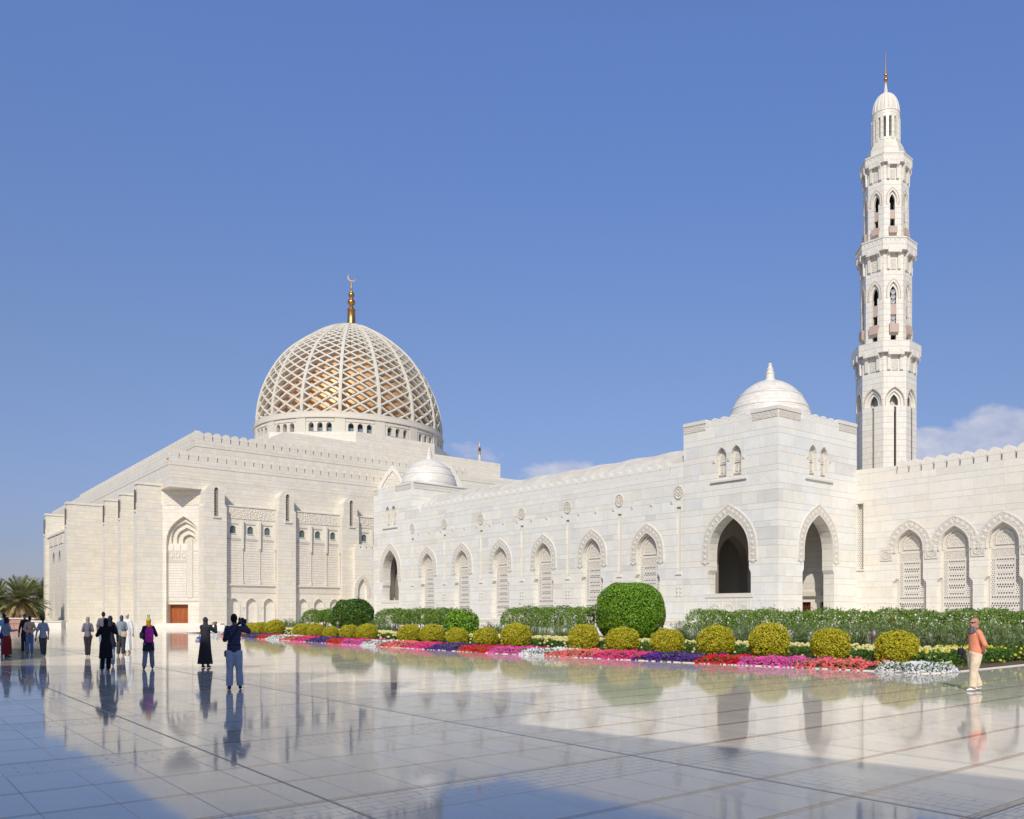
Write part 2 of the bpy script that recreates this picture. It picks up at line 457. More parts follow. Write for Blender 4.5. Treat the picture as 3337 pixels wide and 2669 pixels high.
# ------------------------------------------------------------------ pierced window
def window_parts(half, zb, zspring, zapex, wide, zw, depth):
    """screen filling an arched niche; everything centred on x=0"""
    d = depth
    P = []
    back = MB(); back.plate(arch(half+.03, zw, zspring, zapex+.03, widen=None), [], d, d+.08, back=False)
    back.box(-wide-.03, wide+.03, d, d+.08, zb-.2, zw+.01)
    P.append(('screen', back, M_TRIM))
    span = zspring-zb
    f = MB()
    # frames (proud of the screen)
    za = zb+span*.34; zc = zb+span*.86; zd = zspring+.0
    for z in (zb+.02, za, zc, zd): f.box(-half, half, d-.05, d, z-.06, z+.06)
    for x in (-half+.06, half-.06): f.box(x-.06, x+.06, d-.051, d, zb, zd)
    for x in (-half*.60, half*.60): f.box(x-.05, x+.05, d-.045, d, za+.06, zc-.06)
    for k in (1, 2):
        z = za+(zc-za)*k/3
        for sgn in (-1, 1): f.box(min(sgn*half*.60, sgn*half)+ .05, max(sgn*half*.60, sgn*half)-.05, d-.04, d, z-.04, z+.04)
    f.ring(arch(half-.04, zd+.06, zd+.08, zapex-.02), arch(half-.20, zd+.06, zd+.08, zapex-.24), d-.09, d)
    f.ring(arch(half*.62, zd+.30, zd+.32, zapex-.42), arch(half*.62-.09, zd+.30, zd+.32, zapex-.54), d-.08, d)
    f.box(-half*.62, half*.62, d-.081, d, zd+.22, zd+.31)
    P.append(('frame', f, M_TRIM))
    c = MB()
    c.box(-half*.60+.05, half*.60-.05, d-.03, d, za+.06, zc-.06)
    c.box(-half+.12, half-.12, d-.03, d, zb+.08, za-.06)
    P.append(('lattice', c, M_PIERCE))
    s = MB()
    for sgn in (-1, 1): s.box(min(sgn*(half*.60+.05), sgn*(half-.12)), max(sgn*(half*.60+.05), sgn*(half-.12)), d-.025, d, za+.06, zc-.06)
    P.append(('side_lattice', s, M_PIERCE_S))
    g = MB()
    g.box(-half+.12, half-.12, d-.03, d, zc+.06, zd-.06)
    g.ring(arch(half-.20, zd+.06, zd+.08, zapex-.24), arch(half*.62, zd+.06, zd+.08, zapex-.42), d-.03, d)
    g.plate(arch(half*.62-.09, zd+.31, zd+.32, zapex-.54), [], d-.025, d, back=False)
    P.append(('carving', g, M_CARVE_F))
    return P
def make_window(parent, M, *a):
    P = window_parts(*a)
    n0, m0, mt0 = P[0]
    root = m0.build('window', mt0, parent, M)
    for n, m, mt in P[1:]: m.build(n, mt, root, M)
    return root
def copy_sub(src, parent, M):
    c = src.copy(); link(c, parent, M)
    for ch in src.children:
        d = ch.copy(); link(d, c, M @ W[src.name].inverted() @ W[ch.name])
    return c
# ================================================================== GALLERY (long arcade wing)
GW = 46.62
gal = thing('arcade_gallery', 'long pale marble gallery with six pierced arched windows between the two domed pavilions', 'building', (-8, 76, 0))
MA = ARC.M()
win_s = [11.07+6.35*k for k in range(6)]
slot_s = [8.14]+[7.98+6.36*k for k in range(1,7)]
holes = []
for c in win_s: holes.append(arch(1.12, 1.25, 6.15, 8.08, cx=c, widen=(1.36, 4.72)))
for c in slot_s[:-1]: holes.append(rect(c-.22, c+.22, 4.95, 9.86))
holes.append(rect(slot_s[-1]-.22, slot_s[-1]+.22, 4.95, 9.86))
MB().plate([(7.83,0),(GW-.02,0),(GW-.02,13.2),(GW-1.3,13.2),(GW-1.3,12.45),(9.69,12.45),(9.3,13.0),(8.9,13.4),(7.83,13.4)], holes, 0, .62).build('front_wall', M_GAL, gal, MA)
b = MB(); b.box(7.9, GW-.1, .62, 1.0, 0, 12.2)
for c in slot_s: b.box(c-.23, c+.23, .15, .615, 4.9, 9.9)
b.box(7.9, GW-.1, 8.2, 9.0, 0, 12.2)
b.build('inner_wall', M_TRIM, gal, MA)
b = MB()
for c in slot_s:                                                     # slot sills
    b.add([(c-.22,0.002,4.95),(c+.22,0.002,4.95),(c+.30,-.10,4.68),(c-.30,-.10,4.68),(c-.22,.62,4.95),(c+.22,.62,4.95),(c+.30,0,4.62),(c-.30,0,4.62)],
          [(0,3,2,1),(0,1,5,4),(3,7,6,2),(0,4,7,3),(1,2,6,5)])
b.build('slot_sill', M_TRIM, gal, MA)
merlons(gal, MA, 9.69, GW-1.35, 1.065, 12.45, .98, .55, 0, M_GAL, .12)
# curved roof
prof = [(.55,12.3),(.75,12.75),(1.2,13.5),(1.9,14.25),(2.9,14.85),(4.5,15.15),(6.1,14.85),(7.1,14.25),(7.8,13.5),(8.5,12.2)]
b = MB()
N = 60
for i in range(N):
    x0, x1 = 7.83+(GW-7.83)*i/N, 7.83+(GW-7.83)*(i+1)/N
    for (y0, z0), (y1, z1) in zip(prof, prof[1:]):
        w0, w1 = .05*math.sin(x0*1.5), .05*math.sin(x1*1.5)
        b.poly([(x0,y0,z0+w0),(x1,y0,z0+w1),(x1,y1,z1+w1),(x0,y1,z1+w0)], True)
b.poly([(7.84,.6,12.2),(GW-.02,.6,12.2),(GW-.02,8.5,12.19),(7.84,8.5,12.19)])
b.build('roof', M_ROOF, gal, MA)
w0 = make_window(gal, MA @ T(win_s[0]), 1.12, 1.3, 6.15, 8.08, 1.36, 4.72, .42)
s0_ = carved_surround(1.12, 6.15, 8.08, .62, 5.72, gal, MA @ T(win_s[0]))
for c in win_s[1:]:
    copy_sub(w0, gal, MA @ T(c)); copy_sub(s0_, gal, MA @ T(c))
# roundels, studs and rosettes
def roundel(parent, M, r=.46):
    b = MB(); n = 20
    b.ring([(r*math.cos(2*PI*k/n), r*1.12*math.sin(2*PI*k/n)) for k in range(n)], [(r*.86*math.cos(2*PI*k/n), r*.97*math.sin(2*PI*k/n)) for k in range(n)], -.07, .01, True)
    for j in range(5):
        for k in range(3):
            b.ball(((j-2)*.15, -.02, (k-1)*.24+(j%2)*.10), (.055,.07,.10), 6, 4)
    return b.build('roundel', M_CARVE_F, parent, M)
r0 = roundel(gal, MA @ T(slot_s[0], 0, 10.95))
for c in slot_s[1:]: inst(r0, MA @ T(c, 0, 10.95), gal)
b = MB(); b.box(-.13,.13,-.045,.01,-.16,.16); b.box(-.05,.05,-.10,-.04,-.05,.05)
st = b.build('stud', M_TRIM, gal, MA @ T(9.4, 0, 10.3))
for k in range(1, 18):
    inst(st, MA @ T(9.4+2.12*k, 0, 10.3), gal)
b = MB()
for dx in (-.17, .17):
    for dz in (-.3, 0, .3):
        b.ball((dx, -.01, dz), (.11,.06,.11), 6, 4)
rs = b.build('rosette', M_CARVE_F, gal, MA @ T(slot_s[1], 0, 3.35))
for c in slot_s[2:]: inst(rs, MA @ T(c, 0, 3.35), gal)
b = MB(); b.box(7.85, GW, -.22, 0, 0, .75); b.box(7.85, GW, -.12, 0, .75, 1.18)
b.build('plinth', M_GAL, gal, MA)
b = MB(); b.box(7.85, GW, -.135, -.12, .82, 1.12); b.build('plinth_frieze', M_CARVE, gal, MA)
# ================================================================== DOMED PAVILIONS
def pav_front(parent, M, sc, half, apex, s0, s1, mer, top=16.08, twin=True, zbot=3.16, solid=False, corner_right=True):
    """one face of a pavilion between s0 and s1 (M at s=0)"""
    holes = [arch(half, zbot, 5.6, apex, cx=sc, widen=(half+.16, 4.78))]
    tw = []
    if twin:
        for dx in (-.66, .66):
            holes.append(arch(.44, 11.62, 12.95, 13.83, cx=sc+dx, k=.6)); tw.append(sc+dx)
    m0, m1 = mer
    zt = top
    outer = [(s0,0),(s1,0),(s1,zt),(m1+.25,zt),(m1,zt-.22),(m1-.1,zt-.62),(m0+.1,zt-.62),(m0,zt-.22),(m0-.25,zt),(s0,zt)]
    MB().plate(outer, holes, 0, .95).build('wall', M_GAL, parent, M)
    p = (m1-m0-.2)/4
    merlons(parent, M, m0+.1, m1-.1, p, zt-.62, .60, .6, 0, M_GAL, .04)
    b = MB()
    for a, c in ((s0+.05, m0-.3), (m1+.3, s1-.05)):
        if c-a > .3:
            b.box(a, c, -.03, .0, zt-.78, zt-.32)
    b.build('frieze', M_CARVE_F, parent, M)
    b = MB(); b.box(s0-.0, m0-.25, -.06, 0, zt-.26, zt-.004); b.box(m1+.25, s1, -.06, 0, zt-.26, zt-.004)
    b.build('coping', M_TRIM, parent, M)
    carved_surround(half, 5.6, apex, .66, 5.45, parent, M @ T(sc))
    if twin:
        b = MB(); b.box(tw[0]-.45, tw[1]+.45, .34, .42, 11.6, 13.85)
        scn = b.build('window', M_TRIM, parent, M)
        b = MB()
        for c in tw:
            b.plate(arch(.30, 12.75, 12.8, 13.45, cx=c, k=.6), [], .27, .34, back=False)
            b.box(c-.32, c+.32, .26, .34, 12.62, 12.72); b.box(c-.26, c-.06, .28, .34, 12.0, 12.5); b.box(c+.06, c+.26, .28, .34, 12.0, 12.5)
            b.box(c-.40, c+.40, .22, .34, 11.82, 11.9)
        b.build('tracery', M_CARVE_F, scn, M)
        b = MB(); b.box(tw[0]-.95, tw[1]+.95, -.14, 0, 11.28, 11.42); b.build('sill', M_TRIM, parent, M)
        b = MB()
        for x in (tw[0]-.66, sc, tw[1]+.66): b.box(x-.12, x+.12, -.05, 0, 12.75, 13.02); b.box(x-.04, x+.04, -.09, -.05, 12.84, 12.93)
        b.build('stud', M_TRIM, parent, M)
    # panelled balustrade under the opening
    if zbot > 2:
        b = MB(); b.box(sc-half-.35, sc+half+.35, -.06, .3, 2.86, 3.158)
        for k in (-1, 0, 1):
            c = sc+k*(half*2/3+.06)
            b.ring(arch(.46, 1.45, 2.0, 2.45, cx=c), arch(.34, 1.45, 2.0, 2.30, cx=c), -.03, 0)
        for k in (-1.5,-.5,.5,1.5): b.box(sc+k*(half*2/3+.06)-.04, sc+k*(half*2/3+.06)+.04, -.035, 0, 1.45, 2.86)
        b.build('balustrade', M_TRIM, parent, M)
    b = MB(); b.box(s0, s1+.2, -.2, 0, 0, .75); b.box(s0, s1+.1, -.1, 0, .75, 1.18); b.build('plinth', M_GAL, parent, M)
def small_dome(parent, c, R, z0, h):
    Mx = Matrix.Translation((c[0], c[1], 0))
    prof = []
    for i in range(17):
        t = i/16
        r = R*math.cos(t*PI/2)**.86; z = z0+h*(.80*math.sin(t*PI/2)+.20*t)
        prof.append((max(r,.02), z))
    # slim raised rings
    out = []
    for i, (r, z) in enumerate(prof):
        out.append((r, z))
        if i in (2, 5, 8):
            out.append((r+.03, z+.01)); out.append((r+.015, z+.09)); out.append((r-.03, z+.10))
    d = MB().lathe([(R+.02, z0-.6)]+out, 48).build('dome', M_DOMEST, parent, Mx)
    zt = z0+h
    f = [(.42,zt-.12),(.40,zt+.05),(.33,zt+.08),(.32,zt+.42),(.35,zt+.45),(.35,zt+.52),(.28,zt+.54),(.24,zt+.80),(.26,zt+.84),(.25,zt+.90),(.17,zt+.92),(.13,zt+1.12),(.16,zt+1.16),(.13,zt+1.24),(.02,zt+1.32)]
    MB().lathe(f, 20).build('finial', M_TRIM, d, Mx)
pav = thing('domed_pavilion', 'corner marble pavilion with white dome and two tall open arches beside the minaret', 'pavilion', (11.9, 63, 0))
ML, MR = T1L.M(), T1R.M()
pav_front(pav, ML, -4.26, 1.79, 8.83, -8.52, 0, (-6.08, -2.49))
pav_front(pav, MR, 4.53, 1.72, 8.82, 0.0, 9.27, (2.72, 6.66), zbot=.9)
# other two walls and interior
P0 = (T1L.o[0]-8.52*T1L.d[0], T1L.o[1]-8.52*T1L.d[1])
P3 = (P0[0]+9.27*T1R.d[0], P0[1]+9.27*T1R.d[1])
FB = Frame(P0, T1R.d)                                                # wall towards the gallery (seen through the left arch)
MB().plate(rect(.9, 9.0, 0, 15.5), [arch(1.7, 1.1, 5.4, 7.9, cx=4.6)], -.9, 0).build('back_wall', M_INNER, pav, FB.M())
FC = Frame(P3, T1L.d)
MC = FC.M()
MB().plate(rect(.0, 8.4, 0, 15.5), [rect(2.0, 3.05, 1.2, 2.6), rect(3.9, 4.95, 1.2, 2.6), rect(5.8, 6.85, 1.2, 2.6)], -.7, .1).build('rear_wall', M_WING, pav, MC)
for x in (2.0, 3.9, 5.8):
    b = MB()
    for k in range(5): b.box(x+k*.2425-.0+.0, x+k*.2425+.07, -.5, -.4, 1.2, 2.6)
    for k in range(5): b.box(x, x+1.05, -.49, -.41, 1.2+k*.3325, 1.27+k*.3325)
    g = b.build('window', M_WOODD, pav, MC)
    MB().box(x, x+1.05, -.3, -.2, 1.2, 2.6).build('pane', M_DARK, g, MC)
b = MB(); b.box(1.0, 6.0, -.95, -.7, 3.05, 3.4); b.build('ledge', M_TRIM, pav, MC)
q = [P0, T1L.o, (T1L.o[0]+9.27*T1R.d[0], T1L.o[1]+9.27*T1R.d[1]), P3]
def inset(poly, d):
    cx = sum(p[0] for p in poly)/len(poly); cy = sum(p[1] for p in poly)/len(poly)
    return [(cx+(x-cx)*(1-d), cy+(y-cy)*(1-d)) for x, y in poly]
MB().prism(inset(q,.14), .0, 1.1).build('floor', M_TRIM, pav, WORLD)
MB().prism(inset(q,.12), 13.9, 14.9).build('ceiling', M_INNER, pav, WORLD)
small_dome(pav, (11.9, 63.05), 3.28, 15.2, 4.25)
# far pavilion
pv2 = thing('domed_pavilion', 'far marble pavilion with small white ringed dome where the gallery meets the prayer hall', 'pavilion', (-21.5, 96.2, 0))
pav_front(pv2, MA, 3.43, 1.64, 8.85, -.3, 7.83, (1.0, 4.2), top=16.1, solid=True)
b = MB(); b.box(-.3, .65, .95, 8.9, 0, 16.0); b.box(6.9, 7.83, .95, 8.9, 0, 16.0); b.box(-.29, 7.82, 8.1, 9.0, 0, 15.99); b.box(.6, 6.95, .9, 8.2, 13.9, 15.2)
b.build('side_wall', M_GAL, pv2, MA)
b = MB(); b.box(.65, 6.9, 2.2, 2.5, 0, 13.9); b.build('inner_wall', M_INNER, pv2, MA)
b = MB(); b.box(7.83, 7.90, .2, 9.0, 15.75, 16.02); b.box(7.83, 8.0, .2, 9.0, 16.02, 16.16); b.build('cornice', M_TRIM, pv2, MA)
b = MB()
for k in range(40): b.box(7.83, 7.90, .3+k*.21, .41+k*.21, 15.42, 15.75)
b.build('dentil_band', M_TRIM, pv2, MA)
small_dome(pv2, (-21.4, 96.1), 3.2, 15.9, 3.7)
# ================================================================== RIGHT WING
wing = thing('side_wing', 'pale marble wing with large pierced windows and crenellations right of the corner pavilion', 'building', (24, 57, 0))
MW = WING.M()
wcs = [.94+3.31*k for k in range(1, 5)]
wcs = [4.24, 7.56, 10.86, 14.17, 17.48]
holes = [arch(1.04, 1.25, 6.1, 7.79, cx=c, widen=(1.28, 4.1)) for c in wcs]
holes.append(rect(.06, .56, 5.05, 10.0))
MB().plate([(-.4,0),(22,0),(22,11.89),(3.2,11.89),(3.2,12.5),(1.6,12.55),(-.4,12.6)], holes, 0, .8).build('front_wall', M_WING, wing, MW)
merlons(wing, MW, 3.22, 22, .938, 11.89, .97, .8, 0, M_WING, .15)
b = MB(); b.box(-.4, 22, .80, 1.1, 0, 11.5); b.box(-.4, 22, .9, 9, 10.4, 10.8); b.box(-.4, 22, 8.5, 9, 0, 11.5); b.box(21.2,22,.9,8.6,0,11.5)
b.build('inner_wall', M_TRIM, wing, MW)
w0 = make_window(wing, MW @ T(wcs[0]), 1.04, 1.3, 6.1, 7.79, 1.28, 4.1, .42)
s0_ = carved_surround(1.04, 6.1, 7.79, .60, 6.2, wing, MW @ T(wcs[0]))
for c in wcs[1:]:
    copy_sub(w0, wing, MW @ T(c)); copy_sub(s0_, wing, MW @ T(c))
b = MB()
b.box(-.46,.46,-.035,0,5.6,6.42)
sq = b.build('carved_panel', M_CARVE_F, wing, MW @ T(2.45))
b = MB(); n = 18
b.ring([(.30*math.cos(2*PI*k/n), 6.0+.30*math.sin(2*PI*k/n)) for k in range(n)], [(.23*math.cos(2*PI*k/n), 6.0+.23*math.sin(2*PI*k/n)) for k in range(n)], -.07, -.03, True)
b.ring(rect(-.47,.47,5.58,6.44), rect(-.38,.38,5.67,6.35), -.06, -.03, True)
b.build('rosette', M_TRIM, sq, MW @ T(2.45))
for k in range(4): copy_sub(sq, wing, MW @ T(5.9+3.31*k))
b = MB(); b.box(.06,.56,.30,.36,5.05,10.0); lw = b.build('window', M_PIERCE_S, wing, MW)
b = MB(); b.box(-.02,.66,-.08,0,4.92,5.05); b.box(.0,.62,-.05,0,10.0,10.1); b.build('sill', M_TRIM, lw, MW)
b = MB(); b.box(-.4, 22, -.2, 0, 0, .75); b.box(-.4, 22, -.1, 0, .75, 1.18); b.build('plinth', M_WING, wing, MW)
# ================================================================== MINARET
mnt = thing('minaret', 'tall slender octagonal marble minaret with three balconies and ribbed cap', 'minaret', (22.0, 67.0, 0))
MM = Matrix.Translation((22.0, 67.0, 0))
OCT = PI/8
def octa(c, n=8): return [(c*math.cos(OCT+2*PI*k/n), c*math.sin(OCT+2*PI*k/n)) for k in range(n)]
def face_ms(c):
    ap = c*math.cos(PI/8)
    return [Matrix.Rotation(k*PI/4, 4, 'Z') @ T(0, -ap, 0) for k in range(8)]
def shaft(c, z0, z1, holes_fn, name='shaft', th=.32):
    half = c*math.sin(PI/8)
    tot = MB()
    for m in face_ms(c):
        b = MB(); b.plate([(-half,z0),(half,z0),(half,z1),(-half,z1)], holes_fn(half), 0, th, back=False)
        tot.merge(b.xf(m))
    return tot.build(name, M_MIN, mnt, MM)
def ring_all(c, parts, name, mat, parent=None):
    tot = MB()
    for m in face_ms(c):
        b = MB()
        for f in parts: f(b)
        tot.merge(b.xf(m))
    return tot.build(name, mat, parent or mnt, MM)
# lower shaft
MB().prism(octa(2.55), 0, 11).build('base', M_MIN, mnt, MM)
sh1 = shaft(2.34, 11, 22.3, lambda h: [arch(.71, 18.0, 18.05, 19.40) , rect(-.07, .07, 11.5, 17.9)])
ring_all(2.34, [lambda b: b.ring(arch(.715, 18.0, 18.05, 19.41), arch(.52, 18.0, 18.05, 19.15), .12, .3),
                lambda b: b.ring(arch(.52, 18.0, 18.05, 19.15), arch(.33, 18.0, 18.05, 18.90), .22, .32)], 'archivolt', M_TRIM, sh1)
ring_all(2.34, [lambda b: b.box(.07, .13, -.01, .3, 11.5, 17.9), lambda b: b.ring(arch(.77, 18.0, 18.05, 19.49), arch(.715, 18.0, 18.05, 19.41), -.02, .05)], 'trim', M_PINK, sh1)
MB().prism(octa(1.55), 11, 22.2).build('core', M_CAST, mnt, MM)
def balcony(c, cs, z0, z1, zc, low):
    """c outer size, cs shaft size; slab z0..z1, corbels down to zc"""
    b = MB()
    ri, ro = octa(cs+.25), octa(c)
    b.prism(ro, z0, z1-.02, top=True, bottom=True)
    bl = b.build('balcony', M_MIN, mnt, MM)
    ap = c*math.cos(PI/8); aps = cs*math.cos(PI/8); h = c*math.sin(PI/8); hs = cs*math.sin(PI/8)
    tot = MB()
    # parapet panelling
    for k in range(8):
        R = Matrix.Rotation(k*PI/4, 4, 'Z') @ T(0, -ap, 0)
        p = MB()
        p.box(-h-.02, h+.02, -.03, .08, z1-.10, z1+.02)
        nn = 5
        for j in range(nn):
            x = -h+h*2*(j+.5)/nn; w = h/nn*.72
            p.ring(arch(w, z1-.55, z1-.38, z1-.16, cx=x, n=4), arch(w-.05, z1-.55, z1-.38, z1-.22, cx=x, n=4), -.02, .01)
        tot.merge(p.xf(R))
    if low: tot.build('parapet_panels', M_TRIM, bl, MM)
    # corbels: bracket pair under the middle of every face
    tot = MB(); g = ap-aps
    for k in range(8):
        R = Matrix.Rotation(k*PI/4, 4, 'Z') @ T(0, -aps, 0)
        p = MB(); w = hs*.66
        for sx in (-1, 1):
            x0, x1 = sorted((sx*w*.62, sx*w*1.05))
            pts = [(0,zc),(-.13,zc+.08),(-.16,z0-.42),(-g-.06,z0-.22),(-g-.06,z0+.20),(0,z0+.20)]
            n = len(pts); v = [(x0,y,z) for y,z in pts]+[(x1,y,z) for y,z in pts]
            p.add(v, [tuple(range(n))[::-1], tuple(range(n,2*n))]+[(i,(i+1)%n,n+(i+1)%n,n+i) for i in range(n)])
        p.box(-w*.62, w*.62, -g-.02, .0, z0-.20, z0+.05)
        tot.merge(p.xf(R))
    tot.build('corbel', M_TRIM, bl, MM, fix=True)
    tot = MB()
    for k in range(8):
        R = Matrix.Rotation(k*PI/4, 4, 'Z') @ T(0, -aps, 0)
        p = MB(); p.box(-hs*.27, hs*.27, -.04, .0, zc+.05, zc+.6*(z0-zc)); tot.merge(p.xf(R))
    tot.build('carving', M_CARVE_F, bl, MM)
balcony(2.70, 2.34, 22.1, 23.03, 20.7, False)
def hf(a): return lambda h: [arch(h*.56, a[0], a[1], a[2]), rect(-h*.30, h*.30, a[3], a[4]), ]
sh2 = shaft(2.0, 23.0, 30.4, lambda h: [arch(h*.50, 23.2, 26.6, 27.8, widen=None)])
ring_all(2.0, [lambda b: b.ring(arch(.52, 26.5, 26.6, 28.0), arch(.40, 26.5, 26.6, 27.8), -.03, .3),
               lambda b: b.ring(arch(.40, 26.5, 26.6, 27.8), arch(.26, 26.5, 26.6, 27.5), .10, .32)], 'archivolt', M_TRIM, sh2)
ring_all(2.0, [lambda b: b.ring(arch(.58, 26.5, 26.6, 28.08), arch(.53, 26.5, 26.6, 28.0), -.035, .02)], 'trim', M_PINK, sh2)
ring_all(2.0, [lambda b: b.box(-.38,-.22,.02,.31,23.2,26.6), lambda b: b.box(.22,.38,.02,.31,23.2,26.6)], 'jamb', M_MIN, sh2)
ring_all(2.0, [lambda b: b.box(-.24,.24,.10,.3,25.25,26.1), lambda b: b.add([(-.36,-.22,24.45),(.36,-.22,24.45),(.36,-.22,23.78),(-.36,-.22,23.78),(-.36,.3,24.45),(.36,.3,24.45),(.2,.1,23.6),(-.2,.1,23.6)], [(0,3,2,1),(0,1,5,4),(3,7,6,2),(0,4,7,3),(1,2,6,5)])], 'window_box', M_PINK, sh2)
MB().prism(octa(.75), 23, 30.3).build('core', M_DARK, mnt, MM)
balcony(2.38, 2.0, 30.2, 31.2, 28.7, True)
sh3 = shaft(1.77, 31.2, 37.5, lambda h: [arch(h*.50, 31.35, 34.1, 35.1)])
ring_all(1.77, [lambda b: b.ring(arch(.47, 34.0, 34.1, 35.28), arch(.35, 34.0, 34.1, 35.1), -.03, .3),
                lambda b: b.ring(arch(.35, 34.0, 34.1, 35.1), arch(.22, 34.0, 34.1, 34.85), .10, .32)], 'archivolt', M_TRIM, sh3)
ring_all(1.77, [lambda b: b.ring(arch(.53, 34.0, 34.1, 35.36), arch(.48, 34.0, 34.1, 35.28), -.035, .02)], 'trim', M_PINK, sh3)
ring_all(1.77, [lambda b: b.box(-.34,-.19,.02,.31,31.35,34.1), lambda b: b.box(.19,.34,.02,.31,31.35,34.1)], 'jamb', M_MIN, sh3)
ring_all(1.77, [lambda b: b.box(-.21,.21,.10,.3,32.9,33.6), lambda b: b.add([(-.32,-.20,32.2),(.32,-.20,32.2),(.32,-.20,31.68),(-.32,-.20,31.68),(-.32,.3,32.2),(.32,.3,32.2),(.18,.1,31.5),(-.18,.1,31.5)], [(0,3,2,1),(0,1,5,4),(3,7,6,2),(0,4,7,3),(1,2,6,5)])], 'window_box', M_PINK, sh3)
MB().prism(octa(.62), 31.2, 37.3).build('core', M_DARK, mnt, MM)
balcony(2.03, 1.77, 37.25, 38.0, 35.9, True)
b = MB(); b.prism(octa(1.49), 37.9, 38.8); b.prism(octa(1.36), 38.8, 39.1); b.prism(octa(1.25), 39.1, 39.35); b.prism(octa(1.14), 39.35, 39.55)
b.build('collar', M_MIN, mnt, MM)
b = MB()
for k in range(16):
    a = 2*PI*(k+.5)/16
    m = Matrix.Rotation(a, 4, 'Z') @ T(1.02, 0, 0)
    b.merge(MB().box(-.10, .10, -.115, .115, 39.5, 41.45).xf(m))
    m = Matrix.Rotation(a+PI/16, 4, 'Z') @ T(1.02, 0, 0)
b.lathe([(.9,41.35),(1.09,41.35),(1.09,41.85),(1.12,41.87),(1.12,41.95),(.9,41.95)], 48)
b.lathe([(.9,39.3),(1.09,39.3),(1.09,39.7),(.9,39.7)], 48)
b.lathe([(.28,39.4),(.28,41.9)], 12)
b.build('lantern', M_MIN, mnt, MM)
# ribbed cap
b = MB(); prof = []
nseg = 96
v = []; rows = 14
for i in range(rows+1):
    t = i/rows; r = 1.10*math.cos(t*PI/2)**.80; z = 41.95+1.75*(.86*math.sin(t*PI/2)+.14*t)
    for k in range(nseg):
        a = 2*PI*k/nseg; rr = r*(1-.07*abs(math.sin(a*10))**.0*(1 if (k%5==0) else 0))
        v.append((max(rr,.02)*math.cos(a), max(rr,.02)*math.sin(a), z))
f = [(i*nseg+k, i*nseg+(k+1)%nseg, (i+1)*nseg+(k+1)%nseg, (i+1)*nseg+k) for i in range(rows) for k in range(nseg)]
b.add(v, f, True); cap = b.build('dome', M_TRIM, mnt, MM)
MB().lathe([(.24,43.6),(.16,43.85),(.07,44.5),(.05,44.6)], 12).build('spire', M_CAST, mnt, MM)
b = MB(); b.ball((0,0,44.85), .17); b.ball((0,0,45.22), .14); b.lathe([(.06,44.5),(.05,45.4),(.03,46.0),(.012,47.0)], 8); b.build('finial', M_GOLD, mnt, MM)
# loudspeakers in the middle storey
apx = 2.0*math.cos(PI/8)
for fz in (27.05, 26.68, 26.30, 25.02, 24.72):
    m = MM @ T(0, -apx+.22, fz) @ Matrix.Rotation(PI/2, 4, 'X')
    MB().lathe([(.05,-.12),(.08,0),(.17,.10),(.185,.11),(.165,.10),(.06,.0),(.02,.02)], 14).build('loudspeaker', plain('speaker_grey', (.45,.45,.45), .5), mnt, m)
# ================================================================== PRAYER HALL
hall = thing('prayer_hall', 'huge pale marble prayer hall under a latticed golden dome', 'mosque', (-47.3, 110, 0))
K = (-49.51, 98.0); DF = HF.d; DL = (-HL.d[0], -HL.d[1])
MF, MLh = HF.M(), HL.M()
def hp(a, b): return (K[0]+a*DF[0]+b*DL[0], K[1]+a*DF[1]+b*DL[1])
S = 72.0; E = 3.75; CH = 3.6
def poly(*ab): return [hp(a, b) for a, b in ab]
# main body, front face flush at -3.75, the chamfer and the left side set back behind their own plates
body = MB().prism(poly((-E+CH+1.7, -E), (S+E, -E), (S+E, S+E), (-E+.75, S+E), (-E+.75, -E+CH+3.1)), 0, 15.9)
body.build('wall', M_HALL, hall, WORLD)
MB().prism(poly((-E,-E), (S+E,-E), (S+E,S+E), (-E,S+E)), 15.9, 18.4).build('cornice', M_HALL, hall, WORLD)
# shadow-line groove and its course
b = MB()
b.box(-E-.0, S+E, -E-.035, -E, 18.36, 18.46); b.box(-E, S+E, -E-.02, -E, 16.95, 17.0)
b.build('string_course', M_CAST, hall, MF)
MB().prism(poly((-E+.45,-E+.45), (S+E-.4,-E+.45), (S+E-.4,S+E-.4), (-E+.45,S+E-.4)), 18.38, 18.60).build('lower_roof', M_TRIM, hall, WORLD)
MB().prism(poly((0,0), (S,0), (S,S), (0,S)), 18.5, 21.5).build('upper_wall', M_HALL, hall, WORLD)
b = MB(); b.box(0, S, -.035, 0, 21.46, 21.55); b.build('string_course', M_CAST, hall, MF)
b = MB(); b.box(-S, 0, -.035, 0, 21.46, 21.55); b.box(-S-E, E, -E-.035, -E, 18.36, 18.46); b.build('string_course', M_CAST, hall, MLh)
def parapet(name, M, s0, s1, y0, z, h, p, nvis):
    """course carrying the merlons; the nearest nvis are separate parts"""
    b = MB(); b.box(s0, s1, y0, y0+.5, z, z+h*.42); pr = b.build(name, M_HALL, hall, M)
    return pr
par = parapet('parapet', MF, -E, S+E, -E, 18.4, 1.8, 1.02, 0)
merlons(par, MF, -E+.95, -E+.95+28*1.03, 1.03, 19.15, 1.08, .5, -E, M_HALL, .12)
b = MB(); b.plate([(-E,19.15),(-E+.95,19.15),(-E+.93,19.9),(-E+.7,20.15),(-E+.35,20.23),(-E,20.23)], [], -E, -E+.5); b.build('corner_merlon', M_HALL, par, MF)
b = MB(); b.plate([(E-.95,19.15),(E,19.15),(E,20.23),(E-.35,20.23),(E-.7,20.15),(E-.93,19.9)], [], -E, -E+.5); b.build('corner_merlon', M_HALL, par, MLh)
par = parapet('parapet', MF, 0, S, 0, 21.5, 1.8, 1.02, 0)
merlons(par, MF, .95, .95+36*1.03, 1.03, 22.25, 1.08, .5, 0, M_HALL, .12)
